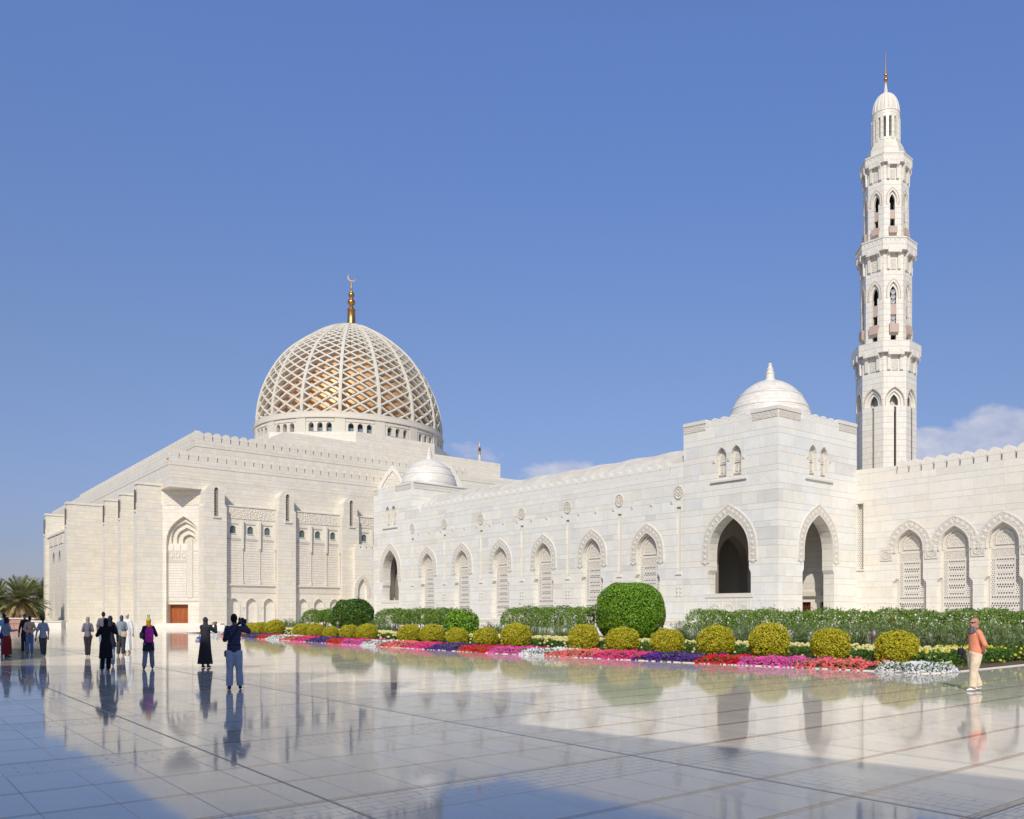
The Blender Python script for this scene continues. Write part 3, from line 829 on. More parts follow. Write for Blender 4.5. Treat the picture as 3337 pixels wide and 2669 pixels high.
b = MB(); b.plate([(0,22.25),(.95,22.25),(.93,23.0),(.7,23.25),(.35,23.33),(0,23.33)], [], 0, .5); b.build('corner_merlon', M_HALL, par, MF)
b = MB(); b.plate([(-.95,22.25),(0,22.25),(0,23.33),(-.35,23.33),(-.7,23.25),(-.93,23.0)], [], 0, .5); b.build('corner_merlon', M_HALL, par, MLh)
# the side facing left: merlons seen edge-on, one part per parapet
def merlon_row(M, s0, s1, p, z, h, y0, name):
    n = int((s1-s0)/p); tot = MB(); p = (s1-s0)/n; w = p/2-.06
    for i in range(n):
        x = s0+p*(i+.5)
        tot.plate([(x-w,z),(x+w,z),(x+w-.05,z+h*.5),(x+w*.8,z+h*.8),(x+w*.42,z+h*.94),(x,z+h),(x-w*.42,z+h*.94),(x-w*.8,z+h*.8),(x-w+.05,z+h*.5)], [], y0, y0+.5)
    b = MB(); b.box(s0-.5, s1, y0, y0+.5, z-.76, z+.002)
    o = b.build('parapet', M_HALL, hall, M)
    q = tot.build(name, M_HALL, o, M); q['kind'] = 'stuff'
merlon_row(MLh, -S, -.95, 1.03, 22.25, 1.08, 0, 'merlon_row')
merlon_row(MLh, -S-E, E-.95, 1.03, 19.15, 1.08, -E, 'merlon_row')
# rest of the front rows (hidden behind the gallery roof)
# ---- fin buttresses of the left side (flush plates between them)
def fin(px_in, px_out, ztop, wall_pt, prot, th=1.15):
    pass
FINS = [(-.2, 2.45, 16.6), (11.4, 1.75, 16.7), (19.7, 1.9, 16.8), (28.0, 4.9, 16.9), (47.0, 4.8, 17.0)]
# b coordinate along DL measured from the chamfer end; wall plane a=-E
for i, (t, pr, zt) in enumerate(FINS):
    b0 = -E+CH+t
    fr = Frame(hp(-E-pr, b0), DF); Mx = fr.M()
    th = 1.5 if i != 3 else 1.6
    b = MB()
    L = pr+.75
    b.box(0, L, 0, th, 0, zt-2.4); b.box(.10, L, .10, th-.10, zt-2.4, zt-.3); b.box(.0, L, .0, th, zt-.3, zt)
    bt = b.build('buttress', M_HALL, hall, Mx)
    # barrel coping and slotted window on the end
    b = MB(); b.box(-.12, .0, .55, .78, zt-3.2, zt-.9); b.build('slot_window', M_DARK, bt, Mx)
    b = MB(); b.box(-.16, .0, .35, .95, zt-3.4, zt-3.2); b.box(-.18, .02, -.0, th, 0, .5); b.box(-.02, L, -.12, .0, 0, .45); b.build('base', M_TRIM, bt, Mx)
# left side plates with tall arches; local x of HL frame = -b
def lplate(b0, b1, arches, zt=15.9, y0=-E):
    hol = [arch(w, 1.6 if not low else z0, zs, za, cx=-b_) for (b_, w, z0, zs, za, low) in arches]
    MB().plate(rect(-b1, -b0, 0, zt), hol, y0, y0+.60).build('wall_bay', M_HALL, hall, MLh)
bb = -E+CH
lplate(bb+.2, bb+11.2, [(-HL.s(437,-E), 1.5, 3.4, 9.2, 11.8, True)])
lplate(bb+11.2, bb+19.5, [(-HL.s(391,-E), 1.2, 3.4, 9.2, 11.8, True)])
lplate(bb+19.5, bb+28, [(-HL.s(349,-E), 1.2, 3.4, 9.2, 11.8, True)])
lplate(bb+28, S+E, [])
for c in (5.9, 15.6, 23.8):
    b = MB(); w = 1.6
    b.box(-(bb+c)-w, -(bb+c)+w, -E-.10, -E, 12.6, 14.0)
    lf = b.build('carved_panel', M_CARVE, hall, MLh)
    b = MB(); b.box(-(bb+c)-w-.1, -(bb+c)+w+.1, -E-.22, -E, 14.0, 14.14); b.box(-(bb+c)-w, -(bb+c)+w, -E-.45, -E-.0, 3.05, 3.3); b.build('ledge', M_TRIM, lf, MLh)
    b = MB(); b.box(-(bb+c)-w, -(bb+c)+w, -E-.2, -E, .0, 2.3)
    for k in range(4): b.ring(arch(.26, .4, 1.7, 2.15, cx=-(bb+c)-1.2+.8*k), arch(.16, .4, 1.7, 2.0, cx=-(bb+c)-1.2+.8*k), -E-.3, -E-.2)
    b.build('panelled_base', M_TRIM, lf, MLh)
    b = MB()
    for k in range(4): b.plate(arch(.16, .4, 1.7, 2.0, cx=-(bb+c)-1.2+.8*k), [], -E-.215, -E-.2, back=False)
    b.build('grille', M_CAST, lf, MLh)
# three-arched porch between the two big buttresses
F4 = hp(-E-4.3, bb+28.6)
pz = 13.6
hol = [arch(1.15, .9, 8.6, 10.9, cx=HL.s((214,194,175)[k], -E-4.4)) for k in range(3)] 
b = MB(); b.plate(rect(-(bb+47), -(bb+29.2), 0, pz), hol, -E-4.4, -E-3.6); b.box(-(bb+47), -(bb+29.2), -E-3.6, -E, 12.9, pz-.02)
pc = b.build('porch', M_HALL, hall, MLh)
b = MB()
for k in range(4): b.box(-(bb+29.8+4.2*k+3.4), -(bb+29.8+4.2*k), -E-4.5, -E-4.4, 11.7, 13.0)
b.build('carved_panel', M_CARVE, pc, MLh)
b = MB(); b.box(-(bb+47), -(bb+29.2), -E-4.6, -E-4.4, 13.15, 13.35); b.box(-(bb+48), -(bb+28.2), -E-5.4, -E-4.4, 0, .35); b.box(-(bb+48), -(bb+28.2), -E-5.0, -E-4.4, .35, .7); b.build('ledge', M_TRIM, pc, MLh)
# ---- chamfered corner with the nested arch niche and wooden door
DG = Frame((-52.1, 95.3), (1, 0)); MD = DG.M()
x = lambda px, y=0: DG.s(px, y)
xc = x(598)
b = MB(); b.plate([(-.4,0),(5.4,0),(5.4,15.9),(-.4,15.9)], [arch(1.98, .55, 9.2, 12.85, cx=xc)], 0, .45)
b.build('corner_wall', M_HALL, hall, MD)
# layers of the niche, each shifted as in a faceted niche
lay = [(603, 1150, 1.58, .45, .80), (609, 1222, 1.16, .80, 1.15), (616, 1298, .72, 1.15, 1.5)]
zs_ = [DG.z(px, 1380+yy*.2784, y0) for px, yy, h, y0, y1 in lay]
zbb = 10.0
prev = None
for i, ((px, yy, h, y0, y1), za) in enumerate(zip(lay, zs_)):
    cx = x(px, y0)
    ar = arch(h, zbb-.25, 10.1, za, cx=cx, n=8, k=.75)
    lowz = [(cx+h*.6, zbb-.05), (cx+h*.25, zbb-.3), (cx, zbb-.35), (cx-h*.25, zbb-.3), (cx-h*.6, zbb-.05)]
    MB().plate([(xc-2.4,.0),(xc+2.4,.0),(xc+2.4,13.4),(xc-2.4,13.4)], [ar]+([rect(x(548,.45), x(613,.45), .55, 2.72)] if i < 2 else []), y0, y1).build('niche_arch', M_HALL if i else M_HALL, hall, MD)
b = MB(); b.box(xc-2.4, xc+2.4, 1.5, 1.7, 0, 13.4); b.build('niche_wall', M_CARVE_F, hall, MD)
# wall fields in the niche
b = MB()
b.box(x(549,.45), x(608,.45), .41, .45, 3.5, 7.4); b.box(x(631,.45), x(649,.45), .41, .45, 3.5, 8.6)
nf = b.build('patterned_field', M_BRICK, hall, MD)
MB().box(x(611,.45), x(629,.45), .36, .45, 3.5, 10.3).build('carved_strip', M_CARVE_F, nf, MD)
b = MB()
for px in (560, 581, 602): b.ring(rect(x(px,.45)-.30, x(px,.45)+.30, 8.0, 8.75), rect(x(px,.45)-.23, x(px,.45)+.23, 8.07, 8.68), .38, .45, True); b.box(x(px,.45)-.15,x(px,.45)+.15,.36,.45,8.2,8.5)
for k in range(22): b.box(x(549,.45)+k*.098, x(549,.45)+k*.098+.05, .39, .45, 7.5, 7.85)
for px in (556, 579, 601, 640): b.box(x(px,.45)-.34, x(px,.45)+.34, .38, .45, 8.9, 9.6)
b.build('corbels', M_TRIM, nf, MD)
b = MB(); b.box(x(547,.45), x(650,.45), .38, .45, 3.05, 3.3); b.build('frieze', M_CARVE_F, nf, MD)
b = MB(); b.box(x(548,.45)-.3, x(613,.45)+.9, 1.02, 1.14, .5, 2.9); dr = b.build('door', M_WOOD, hall, MD)
b = MB()
w = (x(613,.8)-x(548,.8))/4
for k in range(4):
    x0 = x(548,.8)+.12+k*w
    b.ring(rect(x0+.03, x0+w-.03, .95, 2.5), rect(x0+.12, x0+w-.12, 1.05, 2.4), .985, 1.02, True)
    b.ring(rect(x0+.03, x0+w-.03, .58, .9), rect(x0+.10, x0+w-.10, .65, .84), .985, 1.02, True)
b.build('panelling', M_WOOD, dr, MD)
b = MB(); b.box(xc-3.4, xc+7.0, -2.6, 1.0, 0, .18); b.box(xc-2.9, xc+5.6, -1.9, 1.0, .18, .36); b.box(xc-2.6, xc+4.8, -1.2, 1.0, .36, .54)
b.build('steps', M_TRIM, hall, MD)
# carved panels under the overhanging corner
b = MB(); b.box(.35, 1.85, -.04, 0, 14.1, 15.2); b.box(3.2, 4.9, -.04, 0, 14.1, 15.2); b.box(1.85, 3.2, -.04, 0, 14.1, 15.2); b.build('carved_panel', M_CARVE, hall, MD)
# ---- front bays and pilasters
bays = [(1.79, 7.62), (9.95, 15.72), (18.1, 24.0)]
for bi, (s0, s1) in enumerate(bays):
    ws = [s0+.94+k*1.97 for k in range(3)]
    la = [s0+.98+k*2.03 for k in range(3)]
    hol = [rect(c-.60, c+.60, 10.85, 12.15) for c in ws]+[arch(.60, .3, 2.55, 3.46, cx=c) for c in la]
    YB = -4.75
    b = MB(); b.plate(rect(s0-.1, s1+.1, 0, 14.1), hol, YB, YB+.35); b.box(s0-.1, s1+.1, YB+.35, -E, 14.0, 14.09)
    bay = b.build('wall_bay', M_HALL, hall, MF)
    b = MB(); b.box(s0, s1, YB-.13, -E, 14.1, 14.24); b.box(s0, s1, YB-.22, YB, 4.93, 5.12); b.box(s0, s1, YB-.12, YB, 4.80, 4.93); b.build('ledge', M_TRIM, bay, MF)
    b = MB(); b.box(s0, s1, YB-.05, YB, 12.72, 14.04); b.build('carved_band', M_CARVE, bay, MF)
    b = MB(); b.box(s0, s1, YB-.05, YB, 4.1, 4.72); b.build('frieze', M_CARVE_F, bay, MF)
    b = MB()
    for c in ws: b.box(c-.86, c+.86, YB-.04, YB, 5.15, 10.15)
    b.build('patterned_field', M_BRICK, bay, MF)
    b = MB()
    for c in ws:
        b.box(c-.86, c+.86, YB-.07, YB, 10.2, 10.42)
    b.build('bead_band', M_PIERCE, bay, MF)
    b = MB()
    for k in range(3):
        c = s0+.94+1.97*(k+.5)
        if c+.12 > s1: c = s1-.13
        b.box(c-.11, c+.11, YB-.30, YB, 9.3, 12.6)
        b.add([(c-.11,YB-.30,9.3),(c+.11,YB-.30,9.3),(c+.08,YB-.16,9.0),(c-.08,YB-.16,9.0),(c-.11,YB,9.3),(c+.11,YB,9.3),(c+.08,YB,9.0),(c-.08,YB,9.0)], [(0,3,2,1),(0,4,7,3),(1,2,6,5),(3,7,6,2)])
        b.box(c-.08, c+.08, YB-.16, YB, 5.14, 9.0)
        b.box(c-.11, c+.11, YB-.24, YB, 5.13, 5.5)
    b.build('pier', M_TRIM, bay, MF)
    for c in ws:
        b = MB(); b.plate(rect(c-.60, c+.60, 10.85, 12.15), [arch(.34, 11.02, 11.5, 11.95, cx=c, k=.6)], YB+.10, YB+.3)
        wn = b.build('window', M_TRIM, bay, MF)
        b = MB(); b.box(c-.34, c+.34, YB+.0, YB+.11, 10.93, 11.01); b.build('sill', M_CAST, wn, MF)
        MB().box(c-.4, c+.4, YB+.26, YB+.34, 10.95, 12.0).build('pane', M_GLASS, wn, MF)
    for c in la:
        b = MB(); b.ring(arch(.74, .3, 2.55, 3.66, cx=c), arch(.62, .3, 2.55, 3.48, cx=c), YB-.05, YB)
        b.box(c-.98, c-.62, YB-.09, YB, 2.35, 2.5)
        ah = b.build('blind_arch', M_TRIM, bay, MF)
        b = MB(); b.box(c-.62, c+.62, YB+.30, YB+.34, .3, 2.3); b.box(c-.62, c+.62, YB+.27, YB+.34, 2.3, 2.38); b.plate(arch(.61, 2.38, 2.55, 3.47, cx=c), [], YB+.31, YB+.34, back=False)
        b.build('panel', M_TRIM, ah, MF)
    b = MB(); b.box(s0-.1, s1+.1, YB-.3, YB, 0, .3); b.build('base', M_TRIM, bay, MF)
    for dzz in (0,): pass
pils = [(-.70, 1.79), (7.62, 9.80), (15.72, 17.95)]
for s0, s1 in pils:
    YP = -5.45; c = s0+(s1-s0)*.55
    sw = .24
    slot = [(c-sw,12.75),(c+sw,12.75),(c+sw,15.75),(c+sw*.7,15.98),(c,16.08),(c-sw*.7,15.98),(c-sw,15.75)]
    a0, a1 = s0+.18, s1-.22
    top = [(s0,0),(s1,0),(s1,13.9),(s1-.18,14.15),(a1,14.2),(a1,15.6)]+[(c+(a1-a0)/2*math.cos(t*PI/8), 15.75+.72*math.sin(t*PI/8)) for t in range(1,8)]+[(a0,15.6),(a0,14.2),(s0+.12,14.15),(s0,13.9)]
    top = [((p[0]), p[1]) for p in top]
    b = MB(); b.plate(top, [slot], YP, -E+.02)
    pl = b.build('pilaster', M_HALL, hall, MF)
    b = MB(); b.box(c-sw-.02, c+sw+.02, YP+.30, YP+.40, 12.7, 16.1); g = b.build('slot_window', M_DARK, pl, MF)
    b = MB()
    n = 11
    for k in range(n):
        z0 = 12.75+k*.29
        b.tube([(c-sw,YP+.22,z0),(c+sw,YP+.22,z0+.29)], .028, 4, smooth=False); b.tube([(c+sw,YP+.22,z0),(c-sw,YP+.22,z0+.29)], .028, 4, smooth=False)
    b.build('grille', M_CAST, g, MF)
    b = MB(); b.box(c-sw-.18, c+sw+.18, YP-.15, YP, 12.58, 12.74); b.box(s0-.1, s1+.1, YP-.25, YP, 0, .3); b.build('sill', M_TRIM, pl, MF)
# link wall with small arch between the hall and the far pavilion
YL = -6.0; la0, la1 = HF.s(1157, YL), HF.s(1226, YL); s_c = HF.s(1181, YL); zap = HF.z(1181, 1886, YL)
b = MB(); b.plate(rect(la0, la1, 0, 10.0), [arch(.62, .6, 4.1, zap, cx=s_c)], YL, YL+.6); lk = b.build('link_wall', M_WING, hall, MF)
carved_surround(.62, 4.1, zap, .42, 3.9, lk, MF @ T(s_c, YL))
b = MB(); b.box(s_c-.7, s_c+.7, YL+.3, YL+.36, .5, 6.4); b.build('panel', M_WING, lk, MF)
b = MB()
for k in range(4): b.box(la0+.1+k*.8, la0+.7+k*.8, YL, YL+.45, 10.0, 10.5)
b.build('cresting', M_WING, lk, MF)
# ---- stepped base blocks of the dome
DC = (-47.3, 149.4); DR = 15.94
def sq(h): 
    return [(DC[0]+a*h*DF[0]+b*h*DL[0], DC[1]+a*h*DF[1]+b*h*DL[1]) for a, b in ((-1,-1),(1,-1),(1,1),(-1,1))]
MB().prism(sq(24.5), 21.4, 24.9).build('roof_block', M_HALL, hall, WORLD)
MB().prism(sq(19.3), 24.8, 28.4).build('roof_block', M_HALL, hall, WORLD)
c45 = 17.2; k_ = c45*.4142
oc = [(-c45,-k_),(-k_,-c45),(k_,-c45),(c45,-k_),(c45,k_),(k_,c45),(-k_,c45),(-c45,k_)]
MB().prism([(DC[0]+a*DF[0]+b*DL[0], DC[1]+a*DF[1]+b*DL[1]) for a, b in oc], 28.3, 30.6).build('roof_block', M_HALL, hall, WORLD)
# ---- drum
MDm = Matrix.Translation((DC[0], DC[1], 0))
NG = 16; A0_ = math.radians(11.25)
tot = MB()
def drum_face(k, u, z, r): 
    a = A0_+2*PI*(k+u)/NG
    return (r*math.cos(a), r*math.sin(a), z)
def curved(mb_local, k, r):
    """map plate x in [0,1] (gore fraction), y depth, z onto the drum"""
    mb_local.v = [drum_face(k, p[0], p[2], r-p[1]) for p in mb_local.v]; return mb_local
gw = 2*PI*DR/NG
drumroot = None
for k in range(NG):
    hol = []
    for c in (.27, .50, .73):
        hol.append([(c+px_/gw, z) for px_, z in arch(.42, 31.0, 31.9, 32.5, n=5, k=.6)])
    L = MB(); outer = [(i/8, 30.5) for i in range(9)]+[(i/8, 33.3) for i in range(8,-1,-1)]
    L.plate(outer, hol, 0, .9, back=False, sides=True)
    tot.merge(curved(L, k, DR+.10))
    for c0, c1 in ((0,.13),(.87,1)):
        L = MB(); 
        L.box(c0, c1, -.12, 0, 30.5, 33.3); tot.merge(curved(L, k, DR+.10))
tot.build('drum', M_CAST, hall, MDm)
drumroot = bpy.data.objects['drum']
b = MB()
for k in range(NG):
    for i in range(6):
        u0, u1 = .14+.72*i/6, .14+.72*(i+1)/6
        L = MB(); L.box(u0, u1, -.07, 0, 32.62, 33.12); b.merge(curved(L, k, DR+.10))
b.build('frieze', M_CARVE_F, drumroot, MDm)
b = MB()
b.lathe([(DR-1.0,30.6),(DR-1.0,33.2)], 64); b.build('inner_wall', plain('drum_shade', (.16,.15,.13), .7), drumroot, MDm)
for k in range(NG):
    b = MB()
    for c in (.27,.5,.73):
        L = MB(); L.box(c-.45/gw, c+.45/gw, .62, .66, 31.0, 31.75); b.merge(curved(L, k, DR+.10))
    if 8 <= k <= 15: b.build('pane', plain('sky_blue_glass', (.15,.21,.24), .1, .8) if k == 8 else bpy.data.materials['sky_blue_glass'], drumroot, MDm)
b = MB(); b.lathe([(DR-.3,33.15),(DR+.35,33.2),(DR+.38,33.35),(DR+.15,33.42),(DR+.12,33.95),(DR-.5,34.0),(DR-.6,33.3)], 96)
b.build('cornice', M_CAST, hall, MDm)
# ---- lattice dome
TP = [(0,1.0),(.06,1.003),(.18,.985),(.28,.955),(.39,.905),(.48,.85),(.57,.785),(.65,.71),(.72,.625),(.79,.52),(.85,.42),(.90,.32),(.94,.225),(.97,.13),(1,.0)]
DH = 19.9; DZ = 33.95
def prof_at(t):
    for (a, r0), (b_, r1) in zip(TP, TP[1:]):
        if t <= b_:
            f = (t-a)/(b_-a); return r0+(r1-r0)*f
    return 0
tt = [i/400 for i in range(401)]
pp = [(DR*prof_at(t), DZ+DH*t) for t in tt]
# smooth the piecewise profile
for _ in range(60):
    pp = [pp[0]]+[((pp[i-1][0]+2*pp[i][0]+pp[i+1][0])/4, pp[i][1]) for i in range(1,400)]+[pp[-1]]
al = [0]
for p, q_ in zip(pp, pp[1:]): al.append(al[-1]+math.dist(p, q_))
def at_len(s):
    s = max(0, min(al[-1]-1e-3, s)); lo, hi = 0, 400
    while hi-lo > 1:
        m = (lo+hi)//2
        if al[m] <= s: lo = m
        else: hi = m
    f = (s-al[lo])/(al[hi]-al[lo]); r = pp[lo][0]+(pp[hi][0]-pp[lo][0])*f; z = pp[lo][1]+(pp[hi][1]-pp[lo][1])*f
    tr = pp[hi][0]-pp[lo][0]; tz = pp[hi][1]-pp[lo][1]; l = math.hypot(tr, tz)
    return r, z, tz/l, -tr/l          # normal (r, z)
LEN = al[-1]*.905
NR = 17
wts = [0]
for i in range(NR*20):
    s = wts[-1]
    r = at_len(s)[0]/DR
    wts.append(s+(.35+.65*r))
sc_ = LEN/wts[-1]
# integrate properly
vs = [0.0]; step = None
def build_vs(c):
    out = [0.0]
    for i in range(NR*10):
        r = at_len(out[-1])[0]/DR; out.append(out[-1]+c*(.38+.62*r)/10)
    return out
lo, hi = .3, 4
for _ in range(40):
    m = (lo+hi)/2
    if build_vs(m)[-1] < LEN: lo = m
    else: hi = m
VS = build_vs(lo)
def vlen(v):
    x_ = v*10; i = int(min(max(x_,0), NR*10-1)); return VS[i]+(VS[i+1]-VS[i])*(x_-i)
def dome_pt(u, v, d=0.0, k=0, r_scale=1):
    r, z, nr, nz = at_len(vlen(v)); a = A0_+2*PI*(k+u)/NG
    R_ = r-nr*d
    return Vector((R_*math.cos(a), R_*math.sin(a), z-nz*d)), Vector((nr*math.cos(a), nr*math.sin(a), nz))
def bar(mb, pts, wid, d0, d1, bev=.3):
    """strip following pts [(u,v)] with radial depth d0..d1"""
    P = [dome_pt(u, v) for u, v in pts]; n = len(P); V = []
    for i in range(n):
        t = (P[min(i+1,n-1)][0]-P[max(i-1,0)][0]).normalized(); nn = P[i][1]; s_ = t.cross(nn).normalized()
        c = P[i][0]
        w = wid/2
        V += [c-nn*d1-s_*w, c-nn*(d0+.06)-s_*w, c-nn*d0-s_*w*bev, c-nn*d0+s_*w*bev, c-nn*(d0+.06)+s_*w, c-nn*d1+s_*w]
    Fc = []
    for i in range(n-1):
        for j in range(6):
            a, b_ = i*6+j, i*6+(j+1)%6
            Fc.append((a, b_, b_+6, a+6))
    Fc += [tuple(range(6)), tuple((n-1)*6+j for j in reversed(range(6)))]
    mb.add(V, Fc)
dome = MB().lathe([(DR+.1,33.9),(DR+.12,34.25),(DR-.45,34.3),(DR-.5,33.9)], 96).build('lattice_dome', M_CAST, hall, MDm)
gore = MB()
for k0 in range(-2, NR+1):
    for sgn in (1, -1):
        pts = []
        for i in range(7):
            u = i/6; v = k0+2*u if sgn > 0 else k0+2*(1-u)
            pts.append((u, v))
        # clip to 0..NR
        ok = [(u, v) for u, v in pts if -1e-6 <= v <= NR+1e-6]
        full = []
        for (u0, v0), (u1, v1) in zip(pts, pts[1:]):
            a0, a1 = max(0, min(1, (0-v0)/(v1-v0))) if v1 != v0 else 0, 1
            seg = []
            for t in (0, 1):
                pass
        if len(ok) >= 2: 
            bar(gore, ok, .31 if sgn > 0 else .305, 0 if sgn > 0 else .012, .62)
gm = gore.mesh('lattice_panel', M_CAST)
for k in range(NG):
    o = bpy.data.objects.new('lattice_panel', gm)
    link(o, dome, MDm @ Matrix.Rotation(2*PI*k/NG, 4, 'Z'))
rib = MB()
bar(rib, [(0, NR*i/40) for i in range(41)], .52, -.10, .70, .8)
bar(rib, [(0, NR*i/40) for i in range(41)], .05, -.14, -.02, .5)
rm = rib.mesh('rib', M_CAST)
for k in range(NG):
    o = bpy.data.objects.new('rib', rm); link(o, dome, MDm @ Matrix.Rotation(2*PI*k/NG, 4, 'Z'))
# cap with openings
cap = MB(); capp = []
for i in range(9):
    s = LEN+(al[-1]-LEN)*(.28+.72*i/8); r, z, nr, nz = at_len(s); capp.append((max(r,.02), z))
cap.lathe(capp, 64)
for k in range(NG):
    bar(cap, [(0, NR-.01), (0, NR)], .5, -.08, .5)
r0, z0_, nr, nz = at_len(LEN); r1, z1_, _, _ = at_len(LEN+(al[-1]-LEN)*.30)
for k in range(NG):
    a = A0_+2*PI*k/NG
    m = []
    for rr, zz in ((r0, z0_), (r1, z1_)):
        for da in (-.42/rr*.9, .42/rr*.9): m.append((rr*math.cos(a+da), rr*math.sin(a+da), zz+.05))
    cap.add([m[0], m[1], m[3], m[2]]+[(p[0], p[1], p[2]-.5) for p in (m[0],m[1],m[3],m[2])], [(0,1,2,3),(4,7,6,5),(0,4,5,1),(1,5,6,2),(2,6,7,3),(3,7,4,0)])
cap.lathe([(r0+.1,z0_-.1),(r0-.1,z0_+.1),(r0-.4,z0_+.05),(r0-.3,z0_-.4),(r0,z0_-.5)], 64)
cap.lathe([(r1*.98,z1_-.9),(r1*.7,z1_-1.4),(.1,z1_-1.6)], 48)
cap.build('cap', M_CAST, dome, MDm, fix=False)
inn = MB(); ip = []
for i in range(31):
    s = al[-1]*i/30*.985; r, z, nr, nz = at_len(s); ip.append((max(r-nr*1.75,.02), z-nz*1.75))
inn.lathe(ip, 96); inn.build('inner_dome', M_GOLDDOME, dome, MDm)
zt = DZ+DH
fin_ = MB().lathe([(1.15,zt-.45),(.95,zt-.1),(.80,zt+.0),(.78,zt+.15),(.70,zt+.3),(.66,zt+2.3),(.72,zt+2.4),(.72,zt+2.6),(.50,zt+2.7),(.30,zt+3.1),(.22,zt+3.2),(.22,zt+3.3),(.5,zt+3.45),(.66,zt+3.75),(.66,zt+4.0),(.5,zt+4.3),(.22,zt+4.5),(.18,zt+4.65),(.40,zt+4.8),(.54,zt+5.1),(.54,zt+5.3),(.40,zt+5.6),(.18,zt+5.75),(.14,zt+5.9),(.18,zt+6.0),(.11,zt+6.6),(.11,zt+7.7)], 24)
fo = fin_.build('finial', M_GOLD, dome, MDm)
cr = MB(); n = 20; cy = zt+8.25
v = []
o_, i_ = [], []
for j in range(n+1):
    a = math.radians(-215+ (250)*j/n)
    o_.append((.70*math.cos(a)-.0, cy+.62*math.sin(a)))
    th = .17*math.sin(PI*j/n)+.012
    i_.append(((.70-th)*math.cos(a), cy+(.62-th)*math.sin(a)))
cr.ring(o_, i_, -.06, .06); cr.plate(list(reversed(i_))+o_, [], .059, .061, sides=False)
Rc = Matrix.Rotation(math.radians(16), 4, 'Z') @ Matrix.Translation((0,0,cy)) @ Matrix.Rotation(math.radians(35), 4, 'Y') @ Matrix.Translation((0,0,-cy))
cr.build('crescent', M_GOLD, dome, MDm @ Rc, fix=True)
# vaulted roofs seen behind the far pavilion
VF = Frame(gp(1279, 108), (.9, -.45)); MV = Frame(gp(1279, 108), (1, .12)).M()
zt_ = CZ+(HY-1517)/F*108; zb_ = CZ+(HY-1600)/F*108
wv = 2.05
gb = [(-wv, zb_), (-wv*.72, zb_+(zt_-zb_)*.38), (-wv*.40, zb_+(zt_-zb_)*.72), (0, zt_), (wv*.40, zb_+(zt_-zb_)*.72), (wv*.72, zb_+(zt_-zb_)*.38), (wv, zb_)]
b = MB(); b.plate(gb, [], 0, 10); v1 = b.build('vaulted_roof', M_TRIM, hall, MV)
gi = [(x_*.74, zb_+(z-zb_)*.78) for x_, z in gb]
b = MB(); b.plate(gi, [], -.04, 0, back=False); b.build('carved_panel', M_CARVE, v1, MV)
b = MB(); b.ring(gb, gi, -.14, 0); b.build('moulding', M_TRIM, v1, MV)
MV2 = Frame(gp(1500, 112), (1, .5)).M(); 
b = MB(); z2 = CZ+(HY-1545)/F*112
b.plate([(-9,14),(-3.4,z2+1.1),(-2.4,z2+1.55),(-1.2,z2+1.1),(3.4,14)], [], 0, 7); b.build('vaulted_roof', M_TRIM, hall, MV2)
# distant minaret tip beyond the roof
dm = thing('minaret', 'thin distant minaret tip showing above the roofline right of the great dome', 'minaret', (*gp(1563, 210), 0))
X = Matrix.Translation((*gp(1563, 210), 0)); zz = lambda py: CZ+(HY-py)/F*210
MB().lathe([(.45,0),(.45,zz(1500)),(.40,zz(1493)),(.30,zz(1482))], 16).build('shaft', M_CAST, dm, X)
b = MB(); b.lathe([(.30,zz(1483)),(.20,zz(1472)),(.2,zz(1470)),(.42,zz(1467)),(.2,zz(1463)),(.35,zz(1461)),(.14,zz(1457)),(.05,zz(1436))], 12); b.build('finial', M_GOLD, dm, X)
